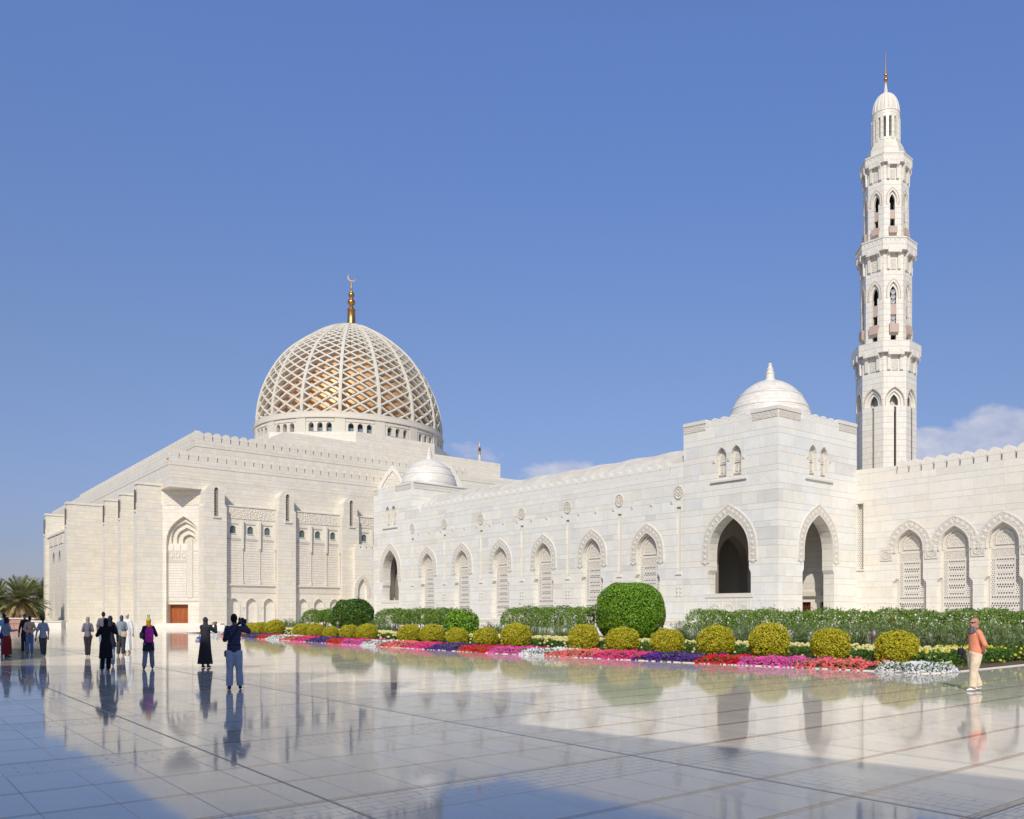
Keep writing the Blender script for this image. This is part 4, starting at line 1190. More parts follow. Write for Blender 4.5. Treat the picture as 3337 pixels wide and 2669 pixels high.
# ================================================================== GROUND
def floor_mat():
    m, t = newmat('polished_marble_floor')
    pos = t.n('ShaderNodeTexCoord').outputs['Object']
    sp = t.n('ShaderNodeSeparateXYZ'); t.l(pos, sp.inputs[0]); X, Y = sp.outputs[0], sp.outputs[1]
    a = t.math('SUBTRACT', t.math('MULTIPLY', X, .651), t.math('MULTIPLY', Y, .759))
    bco = t.math('ADD', t.math('MULTIPLY', X, .736), t.math('MULTIPLY', Y, .677))
    na = t.math('MULTIPLY', t.math('ADD', a, 6.68), -1)
    per = 4.23
    qd = t.math('DIVIDE', na, per); qi = t.math('FLOOR', qd); q = t.math('MULTIPLY', t.math('SUBTRACT', qd, qi), per)
    band = t.math('LESS_THAN', q, .89)
    r = t.math('DIVIDE', t.math('SUBTRACT', q, .89), 1.1133); ri = t.math('FLOOR', r); rf = t.math('MULTIPLY', t.math('SUBTRACT', r, ri), 1.1133)
    stripe = t.math('MULTIPLY', t.math('LESS_THAN', rf, .095), t.math('SUBTRACT', 1, band))
    edge = t.math('LESS_THAN', t.math('ABSOLUTE', t.math('SUBTRACT', q, .88)), .012)
    edge = t.math('MAXIMUM', edge, t.math('LESS_THAN', q, .014))
    e2 = t.math('MULTIPLY', t.math('LESS_THAN', t.math('ABSOLUTE', t.math('SUBTRACT', rf, .085)), .005), .5)
    edge = t.math('MAXIMUM', edge, e2)
    bt = t.math('DIVIDE', bco, .60); bi = t.math('FLOOR', bt); bf = t.math('MULTIPLY', t.math('SUBTRACT', bt, bi), .60)
    jt = t.math('MULTIPLY', t.math('LESS_THAN', bf, .011), t.math('SUBTRACT', 1, band))
    joint = t.math('MAXIMUM', edge, t.math('MULTIPLY', jt, .75))
    # small pavers in the bands
    def pavers(u, v, w, h):
        br = t.n('ShaderNodeTexBrick'); t.l(t.comb(u, v), br.inputs['Vector'])
        br.inputs['Scale'].default_value = 1; br.inputs['Brick Width'].default_value = w; br.inputs['Row Height'].default_value = h
        br.inputs['Mortar Size'].default_value = .009; br.inputs['Mortar Smooth'].default_value = 0; br.offset = .5
        return br.outputs['Fac']
    pv = t.math('MULTIPLY', t.math('MULTIPLY', pavers(bco, na, .30, .148), band), .75)
    pv = t.math('MULTIPLY', pv, t.math('ADD', .35, t.math('MULTIPLY', t.noise(pos, 1.2, 2), .6)))
    joint = t.math('MAXIMUM', joint, pv)
    # long expansion joints and the paver band running the other way
    bb_ = t.math('ADD', t.math('MULTIPLY', X, .7396), t.math('MULTIPLY', Y, .6731))
    for k, (c, w) in enumerate(((3.23, .017), (7.0, .022), (9.5, .010), (15.5, .012), (22, .014), (30, .014), (-1.2, .012))):
        joint = t.math('MAXIMUM', joint, t.math('MULTIPLY', t.math('LESS_THAN', t.math('ABSOLUTE', t.math('SUBTRACT', bb_, c)), w), .95))
    bandB = t.math('MULTIPLY', t.math('GREATER_THAN', bb_, 7.0), t.math('LESS_THAN', bb_, 7.75))
    joint = t.math('MAXIMUM', joint, t.math('MULTIPLY', t.math('MULTIPLY', pavers(na, bb_, .30, .15), bandB), .4))
    rnd = t.white(t.comb(bi, t.math('ADD', t.math('MULTIPLY', qi, 5), ri), band))
    vn = t.n('ShaderNodeMapping'); vn.inputs['Rotation'].default_value = (0,0,math.radians(-49)); vn.inputs['Scale'].default_value = (.5,5,1); t.l(pos, vn.inputs[0])
    vein = t.noise(vn.outputs[0], 1.0, 6, .62)
    br = t.math('ADD', t.math('ADD', t.math('MULTIPLY', rnd, .11), .90), t.math('MULTIPLY', t.math('SUBTRACT', vein, .5), .18))
    base = t.mix(1.0, (.70,.635,.54), t.comb(br, br, br), 'MULTIPLY')
    base = t.mix(t.math('MULTIPLY', stripe, .92), base, t.mix(t.noise(pos, 1.4, 2), (.33,.27,.19), (.38,.22,.15)))
    base = t.mix(t.math('MULTIPLY', joint, .8), base, (.07,.06,.055))
    # damp-looking smears
    rgh = t.math('ADD', .012, t.math('MULTIPLY', t.noise(pos, .55, 5, .65), .09))
    rgh = t.math('ADD', rgh, t.math('MULTIPLY', joint, .3))
    wn = t.n('ShaderNodeMapping'); wn.inputs['Scale'].default_value = (1,1,1); t.l(pos, wn.inputs[0])
    h1 = t.math('MULTIPLY', t.noise(wn.outputs[0], .9, 2, .5), .55)
    tilt = t.math('MULTIPLY', t.math('MULTIPLY', t.math('SUBTRACT', rnd, .5), rf), .05)
    h = t.math('ADD', t.math('ADD', h1, tilt), t.math('MULTIPLY', t.math('SUBTRACT', 1, joint), .05))
    nrm = t.bump(t.math('ADD', h, t.math('MULTIPLY', t.noise(pos, 3.2, 2, .5), .10)), .36, .006)
    t.out(base, rgh, .5, 0, nrm, ior=1.55)
    return m
M_FLOOR = floor_mat()
b = MB(); b.poly([(-140,-60,0),(90,-60,0),(90,135,0),(-140,135,0)]); structure(b, 'plaza_floor', M_FLOOR)
M_EARTH = plain('earth', (.30,.25,.18), .9, .1, noise=.2, nscale=.4)
b = MB(); b.poly([(-3000,-3000,-.03),(3000,-3000,-.03),(3000,3000,-.03),(-3000,3000,-.03)]); structure(b, 'ground', M_EARTH)
# flower bed ground and its marble edging
EDGE = [(-36.5,70.5),(-30.7,63.9),(-22.5,54.2),(-15.4,46.3),(-5.3,35.7),(3.15,28.4),(7.64,24.9),(8.76,23.75),(9.6,24.0),(13.8,27.8),(24,37.5)]
BACK = [(24,37.5),(24,46),(C_[0]+7 if False else 19.5,46),(9.5,55),(-24,89),(-36.5,89)]
M_SOIL = plain('soil', (.16,.12,.08), .95, .1, noise=.3, nscale=3)
M_GRAVEL = plain('pale_gravel', (.60,.57,.52), .9, .2, noise=.25, nscale=6)
bed = [(x,y) for x,y in EDGE]+BACK[1:]
def sheet(pts, z):
    tris = tessellate_polygon([[Vector((x,y,0)) for x,y in pts]]); mb = MB(); mb.add([(x,y,z) for x,y in pts], [tuple(t) if ((pts[t[1]][0]-pts[t[0]][0])*(pts[t[2]][1]-pts[t[0]][1])-(pts[t[1]][1]-pts[t[0]][1])*(pts[t[2]][0]-pts[t[0]][0]))>0 else tuple(reversed(t)) for t in tris]); return mb
structure(sheet(bed, .05), 'planting_bed', M_SOIL)
def edge_pt(i, off):
    p = Vector(EDGE[i]); a = Vector(EDGE[max(i-1,0)]); c = Vector(EDGE[min(i+1,len(EDGE)-1)])
    d = (c-a).normalized(); n = Vector((-d.y, d.x)) 
    return p+n*off
def offset_edge(off): return [edge_pt(i, off) for i in range(len(EDGE))]
def along(pts, s):
    """point at arclength s"""
    L = 0
    for p, q in zip(pts, pts[1:]):
        l = (q-p).length
        if s <= L+l: return p+(q-p)*((s-L)/l), (q-p).normalized()
        L += l
    return pts[-1], (pts[-1]-pts[-2]).normalized()
def ray_hit(pts, px):
    """where the view ray of column px meets the polyline (nearest hit)"""
    u = (px-CX)/F; best = None; L = 0
    for p, q in zip(pts, pts[1:]):
        fa, fb = p.x-u*p.y, q.x-u*q.y; l = (q-p).length
        if fa*fb <= 0 and fa != fb:
            t = fa/(fa-fb); P = p+(q-p)*t
            if best is None or P.y < best[0].y: best = (P, L+l*t)
        L += l
    return best
E0 = [Vector(p) for p in EDGE]
b = MB()
ins, outs = offset_edge(.11), offset_edge(-.01)
for i in range(len(EDGE)-1):
    for (A, B, C2, D) in [(outs[i], outs[i+1], ins[i+1], ins[i])]:
        b.add([(A.x,A.y,0),(B.x,B.y,0),(C2.x,C2.y,0),(D.x,D.y,0),(A.x,A.y,.035),(B.x,B.y,.035),(C2.x,C2.y,.035),(D.x,D.y,.035)], [(0,1,5,4),(4,5,6,7),(2,3,7,6)])
structure(b, 'kerb', M_TRIM)
g1 = sheet([(-26,86),(-12,72),(9.2,51.5),(18,44),(16.8,47.6),(9.6,54.8),(-13,77.4),(-22.2,86.6)], .054)
structure(g1, 'gravel_strip', M_GRAVEL)
# ================================================================== SKY, SUN, CAMERA
SUN_EL = math.radians(38)
sun_dir = Vector((-.06, -1, 0)).normalized()*math.cos(SUN_EL)+Vector((0,0,math.sin(SUN_EL)))
sd = bpy.data.lights.new('sun', 'SUN'); sd.energy = 3.5; sd.angle = math.radians(.53); sd.color = (1.0, .925, .79)
so = bpy.data.objects.new('sun', sd); COL.objects.link(so)
so.rotation_euler = sun_dir.to_track_quat('Z', 'Y').to_euler()
wd = bpy.data.worlds.new('World'); scene.world = wd; wd.use_nodes = True
wt = NT.__new__(NT); wt.t = wd.node_tree; wt.t.nodes.clear()
sky = wt.n('ShaderNodeTexSky', sky_type='NISHITA'); sky.sun_disc = False
sky.sun_elevation = SUN_EL; sky.sun_rotation = math.atan2(sun_dir.x, sun_dir.y)
sky.altitude = 0; sky.air_density = 1.0; sky.dust_density = .6; sky.ozone_density = 2.5
skyc = sky.outputs[0]
dirn = wt.n('ShaderNodeTexCoord').outputs['Generated']
sp = wt.n('ShaderNodeSeparateXYZ'); wt.l(dirn, sp.inputs[0])
dz = sp.outputs[2]
# low haze band, slightly mauve as in the photograph
hz = wt.math('POWER', wt.math('SUBTRACT', 1, wt.math('MULTIPLY', wt.math('ABSOLUTE', dz), 2.2), clamp=True), 2.0)
skyc = wt.mix(wt.math('MULTIPLY', hz, HAZE_F), skyc, HAZE_C)
tn_ = wt.ramp(dz, [(0.0,(.31,.305,.40)),(.07,(.305,.30,.40)),(.28,(.445,.44,.52)),(.58,(.60,.65,.86)),(.72,(.60,.60,.66)),(1.0,(.60,.59,.62))])
vm = wt.n('ShaderNodeVectorMath', operation='SCALE'); wt.l(tn_, vm.inputs[0]); vm.inputs['Scale'].default_value = 2.0
skyc = wt.mix(1.0, skyc, vm.outputs[0], 'MULTIPLY')
# cumulus low in the sky
az = wt.math('ARCTAN2', sp.outputs[0], sp.outputs[1])
hor = wt.math('SQRT', wt.math('ADD', wt.math('MULTIPLY', sp.outputs[0], sp.outputs[0]), wt.math('MULTIPLY', sp.outputs[1], sp.outputs[1])))
el = wt.math('DIVIDE', dz, hor)
cv = wt.comb(wt.math('MULTIPLY', az, 1.0), wt.math('MULTIPLY', el, 1.5))
cn = wt.noise(cv, 11.0, 8, .58)
def blob(a0, e0, wa, we):
    x_ = wt.math('DIVIDE', wt.math('SUBTRACT', az, a0), wa); y_ = wt.math('DIVIDE', wt.math('SUBTRACT', el, e0), we)
    return wt.math('SUBTRACT', 1, wt.math('ADD', wt.math('MULTIPLY', x_, x_), wt.math('MULTIPLY', y_, y_)), clamp=True)
def azp(px): return math.atan((px-CX)/F)
def elp(px, py): return (HY-py)/math.hypot(F, px-CX)
m_ = wt.math('MAXIMUM', blob(azp(3330), elp(3330,1450), .15, .055), blob(azp(3080), elp(3080,1475), .10, .040))
m_ = wt.math('MAXIMUM', m_, wt.math('MULTIPLY', blob(azp(1870), elp(1870,1545), .075, .026), .8))
m_ = wt.math('MAXIMUM', m_, wt.math('MULTIPLY', blob(azp(1500), elp(1500,1510), .07, .035), .42))
m_ = wt.math('MAXIMUM', m_, blob(azp(3600), elp(3600,1440), .2, .05))
dens = wt.math('MULTIPLY', wt.math('ADD', wt.math('SUBTRACT', cn, .66), wt.math('MULTIPLY', m_, .50)), 7.5, clamp=True)
dens = wt.math('MULTIPLY', dens, wt.math('GREATER_THAN', m_, .001))
shade = wt.noise(cv, 26.0, 5, .6)
cc = wt.mix(wt.math('MULTIPLY', wt.math('SUBTRACT', shade, .35, clamp=True), 2.5, clamp=True), CLOUD_A, CLOUD_B)
skyc = wt.mix(wt.math('MULTIPLY', dens, .68), skyc, cc)
bg = wt.n('ShaderNodeBackground'); bg.inputs[1].default_value = SKY_S; wt.l(skyc, bg.inputs[0])
wo = wt.n('ShaderNodeOutputWorld'); wt.l(bg.outputs[0], wo.inputs[0])
cam = bpy.data.cameras.new('camera'); co = bpy.data.objects.new('camera', cam); COL.objects.link(co)
co.location = (0, 0, CZ); co.rotation_euler = (PI/2, 0, 0)
cam.sensor_fit = 'HORIZONTAL'; cam.sensor_width = 36; cam.lens = F/3337*36
cam.shift_x = -(CX-1668.5)/3337; cam.shift_y = (HY-1334.5)/3337
cam.clip_end = 9000; cam.clip_start = .1
scene.camera = co
scene.view_settings.view_transform = 'Standard'; scene.view_settings.look = 'None'; scene.view_settings.exposure = EXPO; scene.view_settings.gamma = 1
scene.cycles.max_bounces = 6; scene.cycles.transparent_max_bounces = 8
# ================================================================== unseen building behind the viewpoint, stepped to shade the near paving
occluder = thing('occluder_building', 'tall marble gate building unseen behind the viewpoint, its stepped blocks shaped to cast the near shade', 'building', (-10, -14, 0))
tn = math.tan(SUN_EL)
b = MB()
def shade_box(x0, x1, ysh, H, depth=9):
    y = ysh-H/tn; b.box(x0+.06*0-H/tn*(-.06)*-1, x1-H/tn*.06, y-depth, y, 0, H)
shade_box(-75, -22.2, 41, 33.5, 14); shade_box(-22.25, -11.5, 27.5, 23, 12); shade_box(-11.6, -7.9, 24.3, 20.5); shade_box(-7.95, -4.9, 21.0, 18.6); shade_box(-5.0, -1.5, 18.3, 16.8)
H = 12.0; sh = H/tn
p1 = (-1.9-.06*sh, 13.4-sh); p2 = (4.3-.06*sh, 8.7-sh)
dx, dy = p2[0]-p1[0], p2[1]-p1[1]; l = math.hypot(dx, dy); dx /= l; dy /= l
q1 = (p1[0]-dx*1.0, p1[1]-dy*1.0); q2 = (p1[0]+dx*45, p1[1]+dy*45)
b.prism([q1, (q1[0]+dy*9, q1[1]-dx*9), (q2[0]+dy*9, q2[1]-dx*9), q2], 0, H)
b.build('wall', M_GAL, occluder, WORLD)
# ================================================================== PLANTS
def leaf_mat(name, cols, rough=.5, transl=.25):
    m, t = newmat(name)
    g = t.n('ShaderNodeNewGeometry'); r = g.outputs['Random Per Island']
    stops = [(i/(len(cols)-1), c) for i, c in enumerate(cols)]
    c = t.ramp(r, stops)
    t.out(c, rough, .35, transl=transl); return m
L_YEL = leaf_mat('yellow_leaves', [(.30,.31,.02),(.52,.50,.026),(.70,.62,.035),(.40,.41,.022),(.64,.44,.03)])
L_GRN = leaf_mat('glossy_green_leaves', [(.035,.085,.012),(.07,.15,.018),(.12,.22,.025),(.05,.11,.015)], .38)
L_TOP = leaf_mat('bright_green_leaves', [(.08,.19,.012),(.16,.33,.02),(.26,.45,.03),(.12,.26,.015)], .42)
L_HDG = leaf_mat('hedge_leaves', [(.07,.15,.016),(.14,.26,.025),(.24,.37,.04),(.09,.18,.02),(.30,.40,.06)], .42)
L_FIN = leaf_mat('feathery_leaves', [(.10,.17,.05),(.16,.26,.08),(.24,.34,.13),(.14,.22,.06)], .6)
L_MAR = leaf_mat('marigold_leaves', [(.04,.11,.012),(.07,.16,.018),(.10,.21,.025)], .55)
L_PALM = leaf_mat('palm_leaflets', [(.17,.21,.08),(.28,.32,.13),(.42,.43,.22),(.22,.26,.10)], .6)  # leaflet colours lightened to paint in distance haze
L_DRY = leaf_mat('dry_palm_leaflets', [(.55,.43,.23),(.72,.58,.33),(.42,.32,.16),(.62,.49,.26)], .7)  # dry leaflets painted paler for the haze as well
L_DRK = leaf_mat('dark_shrub_leaves', [(.03,.055,.02),(.06,.09,.03),(.10,.13,.05)], .6)
M_TWIG = plain('twigs', (.12,.085,.05), .9, .1)
M_BARK = plain('palm_bark', (.20,.15,.10), .9, .1, noise=.3, nscale=9, bump=.5)
def cards(P, N, size, aspect, rng, droop=0.0, jitter=.6):
    """diamond-shaped leaves at points P with rough normals N -> verts, faces"""
    n = len(P)
    t = rng.normal(size=(n,3)); N = N+rng.normal(size=(n,3))*jitter
    N /= np.linalg.norm(N, axis=1)[:,None]+1e-9
    t -= N*(t*N).sum(1)[:,None]; t /= np.linalg.norm(t, axis=1)[:,None]+1e-9
    if droop: 
        t[:,2] -= droop; t /= np.linalg.norm(t, axis=1)[:,None]
    s = np.cross(N, t); s /= np.linalg.norm(s, axis=1)[:,None]+1e-9
    L = size*(.6+.8*rng.random(n))[:,None]; Wd = L*aspect
    V = np.stack([P-t*L*.5, P+s*Wd*.5, P+t*L*.5+N*L*.06, P-s*Wd*.5], 1)
    return V.reshape(-1,3)
def quads_mesh(name, V, mat):
    n = len(V)//4
    me = bpy.data.meshes.new(name)
    me.vertices.add(n*4); me.vertices.foreach_set('co', V.astype(np.float32).ravel())
    me.loops.add(n*4); me.loops.foreach_set('vertex_index', np.arange(n*4, dtype=np.int32))
    me.polygons.add(n); me.polygons.foreach_set('loop_start', np.arange(0, n*4, 4, dtype=np.int32)); me.polygons.foreach_set('loop_total', np.full(n, 4, dtype=np.int32))
    me.materials.append(mat); me.update(calc_edges=True); return me
def obj_of(me, name, parent, M, **kw):
    o = bpy.data.objects.new(name, me); link(o, parent, M); setlab(o, **kw); return o
def dome_points(n, rx, ry, h, rng, lump=.06, flat=0.0, square=0.0, depth=.16):
    """points over a rounded clipped bush standing on z=0"""
    d = rng.normal(size=(n,3)); d /= np.linalg.norm(d, axis=1)[:,None]
    if square: 
        m = (np.abs(d)**(2+square*6)).sum(1)**(1/(2+square*6)); d2 = d/m[:,None]
    else: d2 = d
    ph = rng.random(6)*6
    bump = 1+lump*(np.sin(d[:,0]*6+ph[0])*np.sin(d[:,1]*5+ph[1])+.6*np.sin(d[:,2]*9+ph[2]+d[:,0]*7))
    rr = (1-depth*rng.random(n)**2)*bump
    P = d2*rr[:,None]
    P[:,2] = np.where(P[:,2] < 0, P[:,2]*.92, P[:,2])
    P = P*np.array([rx, ry, h/2]); P[:,2] += h/2
    return P, d/np.array([rx,ry,h/2])
def bush(name, rx, ry, h, n, leaf, asp, mat, rng, lump=.05, square=0, core=.86, label=None, loc=(0,0,0), group=None, cat='bush', droop=0):
    r = thing(name, label, cat, loc, random.random()*6, group)
    P, N = dome_points(n, rx, ry, h, rng, lump, square=square)
    N /= np.linalg.norm(N, axis=1)[:,None]
    V = cards(P, N, leaf, asp, rng, droop)
    Mx = W[r.name]
    obj_of(quads_mesh('foliage', V, mat), 'foliage', r, Mx)
    c = MB(); c.ball((0,0,h/2), (rx*core, ry*core, h/2*core), 16, 10); c.tube([(0,0,-.05),(0,0,h*.3)], .05, 6)  # solid ball coloured dark to stand for the shade inside the bush
    c.build('dark_core', plain('inner_'+name, (.05,.055,.012) if mat is L_YEL else (.02,.04,.01), .9, .05) if ('inner_'+name) not in bpy.data.materials else bpy.data.materials['inner_'+name], r, Mx)
    return r
rng = np.random.default_rng(3)
# clipped golden bushes along the front of the bed: (column, width px, height/width, text)
BU = [(822,48,'partly behind the man with the camera, farthest golden bush but one'),(848,50,'small far golden bush behind the crimson petunias'),(896,55,'third far golden bush, behind white petunias'),(984,58,'far golden bush just right of the cream marigold gap'),(1030,54,'far golden bush below the blue-green shrub'),(1078,54,'golden bush left of the dark round shrub'),(1138,62,'golden bush in front of the dark round shrub'),(1197,62,'brownish golden bush left of the cream marigolds'),
      (1335,79,'golden bush just right of the slim grey bollard'),(1410,75,'golden bush second from the slim grey bollard'),(1490,79,'golden bush over purple and red petunias'),(1583,80,'golden bush left of the wide cream marigold gap'),(1682,92,'dull twiggy golden bush over magenta petunias'),(1903,102,'golden bush over coral petunias left of the giant topiary'),(2028,102,'golden bush directly in front of the giant topiary'),(2175,112,'golden bush right below the edge of the giant topiary'),(2333,117,'golden bush right of the purple petunias'),(2507,120,'golden bush over red petunias'),(2705,128,'golden bush over coral petunias before the large bollard'),(2923,131,'largest golden bush, right of the large grey bollard')]
ybush = []
for v in range(5):
    P, N = dome_points(9000, .64, .64, 1.22, rng, .06, square=.07, depth=.22)
    N /= np.linalg.norm(N, axis=1)[:,None]
    ybush.append(quads_mesh('foliage', cards(P, N, .062, .62, rng, jitter=.9), L_YEL))
cb = MB(); cb.ball((0,0,.60), (.55,.55,.54), 16, 10); cb.tube([(0,0,-.05),(0,0,.3)], .05, 6)  # solid dark twig-coloured core stands for shade between the golden leaves
core_me = cb.mesh('dark_core', plain('golden_bush_twigs', (.13,.11,.02), .9, .05))
off = offset_edge(2.15)
for i, (px, wpx, txt) in enumerate(BU):
    hit = ray_hit(off, px)
    if hit is None: P_, = (Vector(gp(px, 60)),)
    else: P_ = hit[0]
    w = wpx/F*P_.y/1.30
    w = max(.78, min(1.15, w))*(.94+.12*((i*7)%5)/4)
    r = thing('golden_bush', txt, 'bush', (P_.x, P_.y, .05), i*1.3, 'clipped golden bushes along the flower bed')
    Mx = W[r.name] @ Matrix.Diagonal((w, w, w*random.uniform(.88,1.04), 1))
    obj_of(ybush[i%5], 'foliage', r, Mx); obj_of(core_me, 'dark_core', r, Mx)
# topiary and round shrub
def at(px, off_): 
    h = ray_hit(offset_edge(off_), px); return h[0]
p = Vector(gp(2056, 46))
bush('topiary_bush', 1.80, 1.80, 3.42, 30000, .10, .6, L_TOP, rng, .022, .13, .93, 'giant smooth bright green domed topiary bush before the gallery', (p.x, p.y, 0), cat='topiary')
p = Vector(gp(1150, 62))
bush('round_shrub', 1.50, 1.50, 2.75, 12000, .15, .6, L_GRN, rng, .05, .1, .86, 'dark green rounded leafy shrub before the prayer hall', (p.x, p.y, 0), cat='shrub')
# hedges: long loose leafy masses
def hedge(name, pts, h, w, dens, leaf, label, mat=L_HDG, gap=True, zb=.45, flowers=False, top_j=.16, asp=.34):
    Lt = sum((b_-a_).length for a_, b_ in zip(pts, pts[1:]))
    n = int(Lt*dens); s = rng.random(n)*Lt
    ph = rng.random(4)*6
    lumps = .14*np.sin(s*1.9+ph[0])+.11*np.sin(s*4.3+ph[1])+.08*np.sin(s*9.1+ph[2])
    th = rng.random(n)*PI*1.25-.35*PI*.35
    rr = 1-.35*rng.random(n)**2
    x_ = np.cos(th)*w*rr*(1+lumps); 
    z_ = zb+(h-zb)*(.5+.5*np.sin(th)*rr*(1+lumps*.6))+rng.normal(size=n)*.03
    spr = rng.random(n) < .04
    z_ = np.where(spr, z_+rng.random(n)*top_j*1.6, z_)
    P = np.zeros((n,3)); N = np.zeros((n,3))
    for i in range(n):
        q, d = along(pts, s[i])
        P[i] = (q.x+d.y*x_[i], q.y-d.x*x_[i], z_[i]); N[i] = (d.y*math.cos(th[i]), -d.x*math.cos(th[i]), math.sin(th[i]))
    q0 = pts[len(pts)//2]
    r = thing(name, label, 'hedge' if name == 'hedge' else 'shrub', (q0.x, q0.y, 0), 0)
    M0 = WORLD
    obj_of(quads_mesh('foliage', cards(P, N, leaf, asp, rng, .35), mat), 'foliage', r, M0)
    b = MB(); 
    for k in range(int(Lt/.55)):
        q, d = along(pts, (k+.5)*.55+random.uniform(-.2,.2))
        for j in range(3):
            e = Vector((q.x+random.uniform(-.5,.5), q.y+random.uniform(-.4,.4), h*.7))
            b.tube([(q.x,q.y,0),((q.x+e.x)/2+random.uniform(-.08,.08),(q.y+e.y)/2,.45),tuple(e)], [.03,.022,.008], 4)
    b.build('stems', M_TWIG, r, M0)
    if flowers:
        m = int(Lt*22); s = rng.random(m)*Lt; P = np.zeros((m,3)); N = np.tile(np.array([0,-1.,.5]), (m,1))
        for i in range(m):
            q, d = along(pts, s[i]); a = rng.random()*PI
            P[i] = (q.x+d.y*w*1.02*math.cos(a)*-0+ d.y*(w*.95), q.y-d.x*(w*.95), zb+.1+rng.random()*(h-zb)*.8)
        obj_of(quads_mesh('blossom', cards(P, N, .07, .9, rng), plain('white_petals', (.75,.73,.75), .6)), 'blossom', r, M0)
    return r
def run(px0, px1, Yf, n=8): return [Vector(gp(px0+(px1-px0)*i/(n-1), Yf(px0+(px1-px0)*i/(n-1)))) for i in range(n)]
def lin(a, ya, b_, yb): return lambda px: 1/((1/ya)+((1/yb)-(1/ya))*(px-a)/(b_-a))
hedge('hedge', run(1010, 1100, lin(1010,74,1100,70), 4), 1.95, .8, 1500, .15, 'short loose hedge left of the dark round shrub')
hedge('hedge', run(1248, 1520, lin(1248,60,1520,52)), 1.98, .9, 1400, .14, 'loose leafy hedge between the round shrub and the giant topiary')
hedge('hedge', run(1660, 1955, lin(1660,49,1955,43)), 2.05, .9, 1400, .13, 'loose leafy hedge touching the left side of the giant topiary')
hedge('hedge', run(2262, 3480, lin(2262,42,3337,31.5), 14), 1.86, .85, 1700, .12, 'long leafy hedge in front of the corner pavilion and right wing', flowers=True)
bush('rounded_shrub', 1.0, 1.0, 1.85, 5000, .13, .55, L_TOP, rng, .06, .1, .8, 'lighter green shrub at the end of the middle hedge', (*gp(1503, 49), 0), cat='shrub')
# fine-leaved shrubs in clumps before the hedges
def feather(px, Y, w, h, label, n=2600, mat=L_FIN, flowers=None):
    x0, y0 = gp(px, Y); r = thing('feathery_shrub', label, 'shrub', (x0, y0, 0), 0, 'feathery shrubs before the hedges'); Mx = W[r.name]
    ns = 70; V = []
    b = MB()
    for i in range(ns):
        a = rng.random()*2*PI; ln = h*(.6+.5*rng.random()); sp = w*.5*rng.random()
        tip = np.array([math.cos(a)*sp+ (rng.random()-.5)*w*.3, math.sin(a)*sp*.8, ln])
        basep = np.array([(rng.random()-.5)*w*.5, (rng.random()-.5)*w*.4, 0])
        m = n//ns; t = rng.random(m)*.85+.15
        P = basep+(tip-basep)*t[:,None]+rng.normal(size=(m,3))*np.array([.05,.05,.03])
        N = rng.normal(size=(m,3)); 
        tt_ = rng.normal(size=(m,3))*.8+np.array([0,0,.9]); tt_ /= np.linalg.norm(tt_, axis=1)[:,None]
        s_ = np.cross(tt_, N); s_ /= np.linalg.norm(s_, axis=1)[:,None]
        L_ = (.12+.10*rng.random(m))[:,None]; wd = .016
        V.append(np.stack([P-s_*wd*.5, P+s_*wd*.5, P+tt_*L_+s_*wd*.2, P+tt_*L_-s_*wd*.2], 1).reshape(-1,3))
        b.tube([tuple(basep), tuple(tip)], [.008,.003], 3)
    obj_of(quads_mesh('foliage', np.concatenate(V), mat), 'foliage', r, Mx)
    b.build('stems', M_TWIG, r, Mx)
fs = [(930,70,2.4,1.25),(985,70,2.2,1.2),(1225,56,1.6,1.3),(1270,53,1.6,1.1),(1600,47,1.5,1.2),(1740,43,2.0,1.2),(1830,41,2.2,1.2),(1640,46,1.4,1.0),(2235,39.5,2.0,1.35),(2330,38,2.0,1.3),(2425,36.5,2.2,1.35),(2520,35.5,2.0,1.3),(2610,34,2.2,1.4),(2700,33,2.2,1.35),(2790,32,2.0,1.3),(2880,31.2,2.2,1.45),(2970,30.5,2.1,1.4),(3060,29.8,2.2,1.5),(3150,29.3,2.0,1.45),(3240,29.3,2.1,1.4),(3330,29.6,2.1,1.4)]
where = ['left of the round shrub, smallest of the far pair','between the far bollards and the round shrub','just right of the dark round shrub','behind the slim grey bollard','in front of the pale gap left of the second hedge','below the left part of the second hedge','below the right part of the second hedge','at the left foot of the second hedge','at the right foot of the giant topiary','below the left opening of the corner pavilion','left below the left arch balustrade','under the right end of the left arch','below the corner edge of the pavilion','left below the doorway arch of the pavilion','under the pavilion doorway arch','behind the large grey bollard','under the red scarf behind the hedge','left of the woman in coral, two shrubs away','behind the shoulder of the woman in coral','right of the woman in coral','at the right edge of the bed']
for (px, Y, w, h), tx in zip(fs, where):
    feather(px, Y, w, h*.9, 'thin-leaved grey green shrub '+tx)
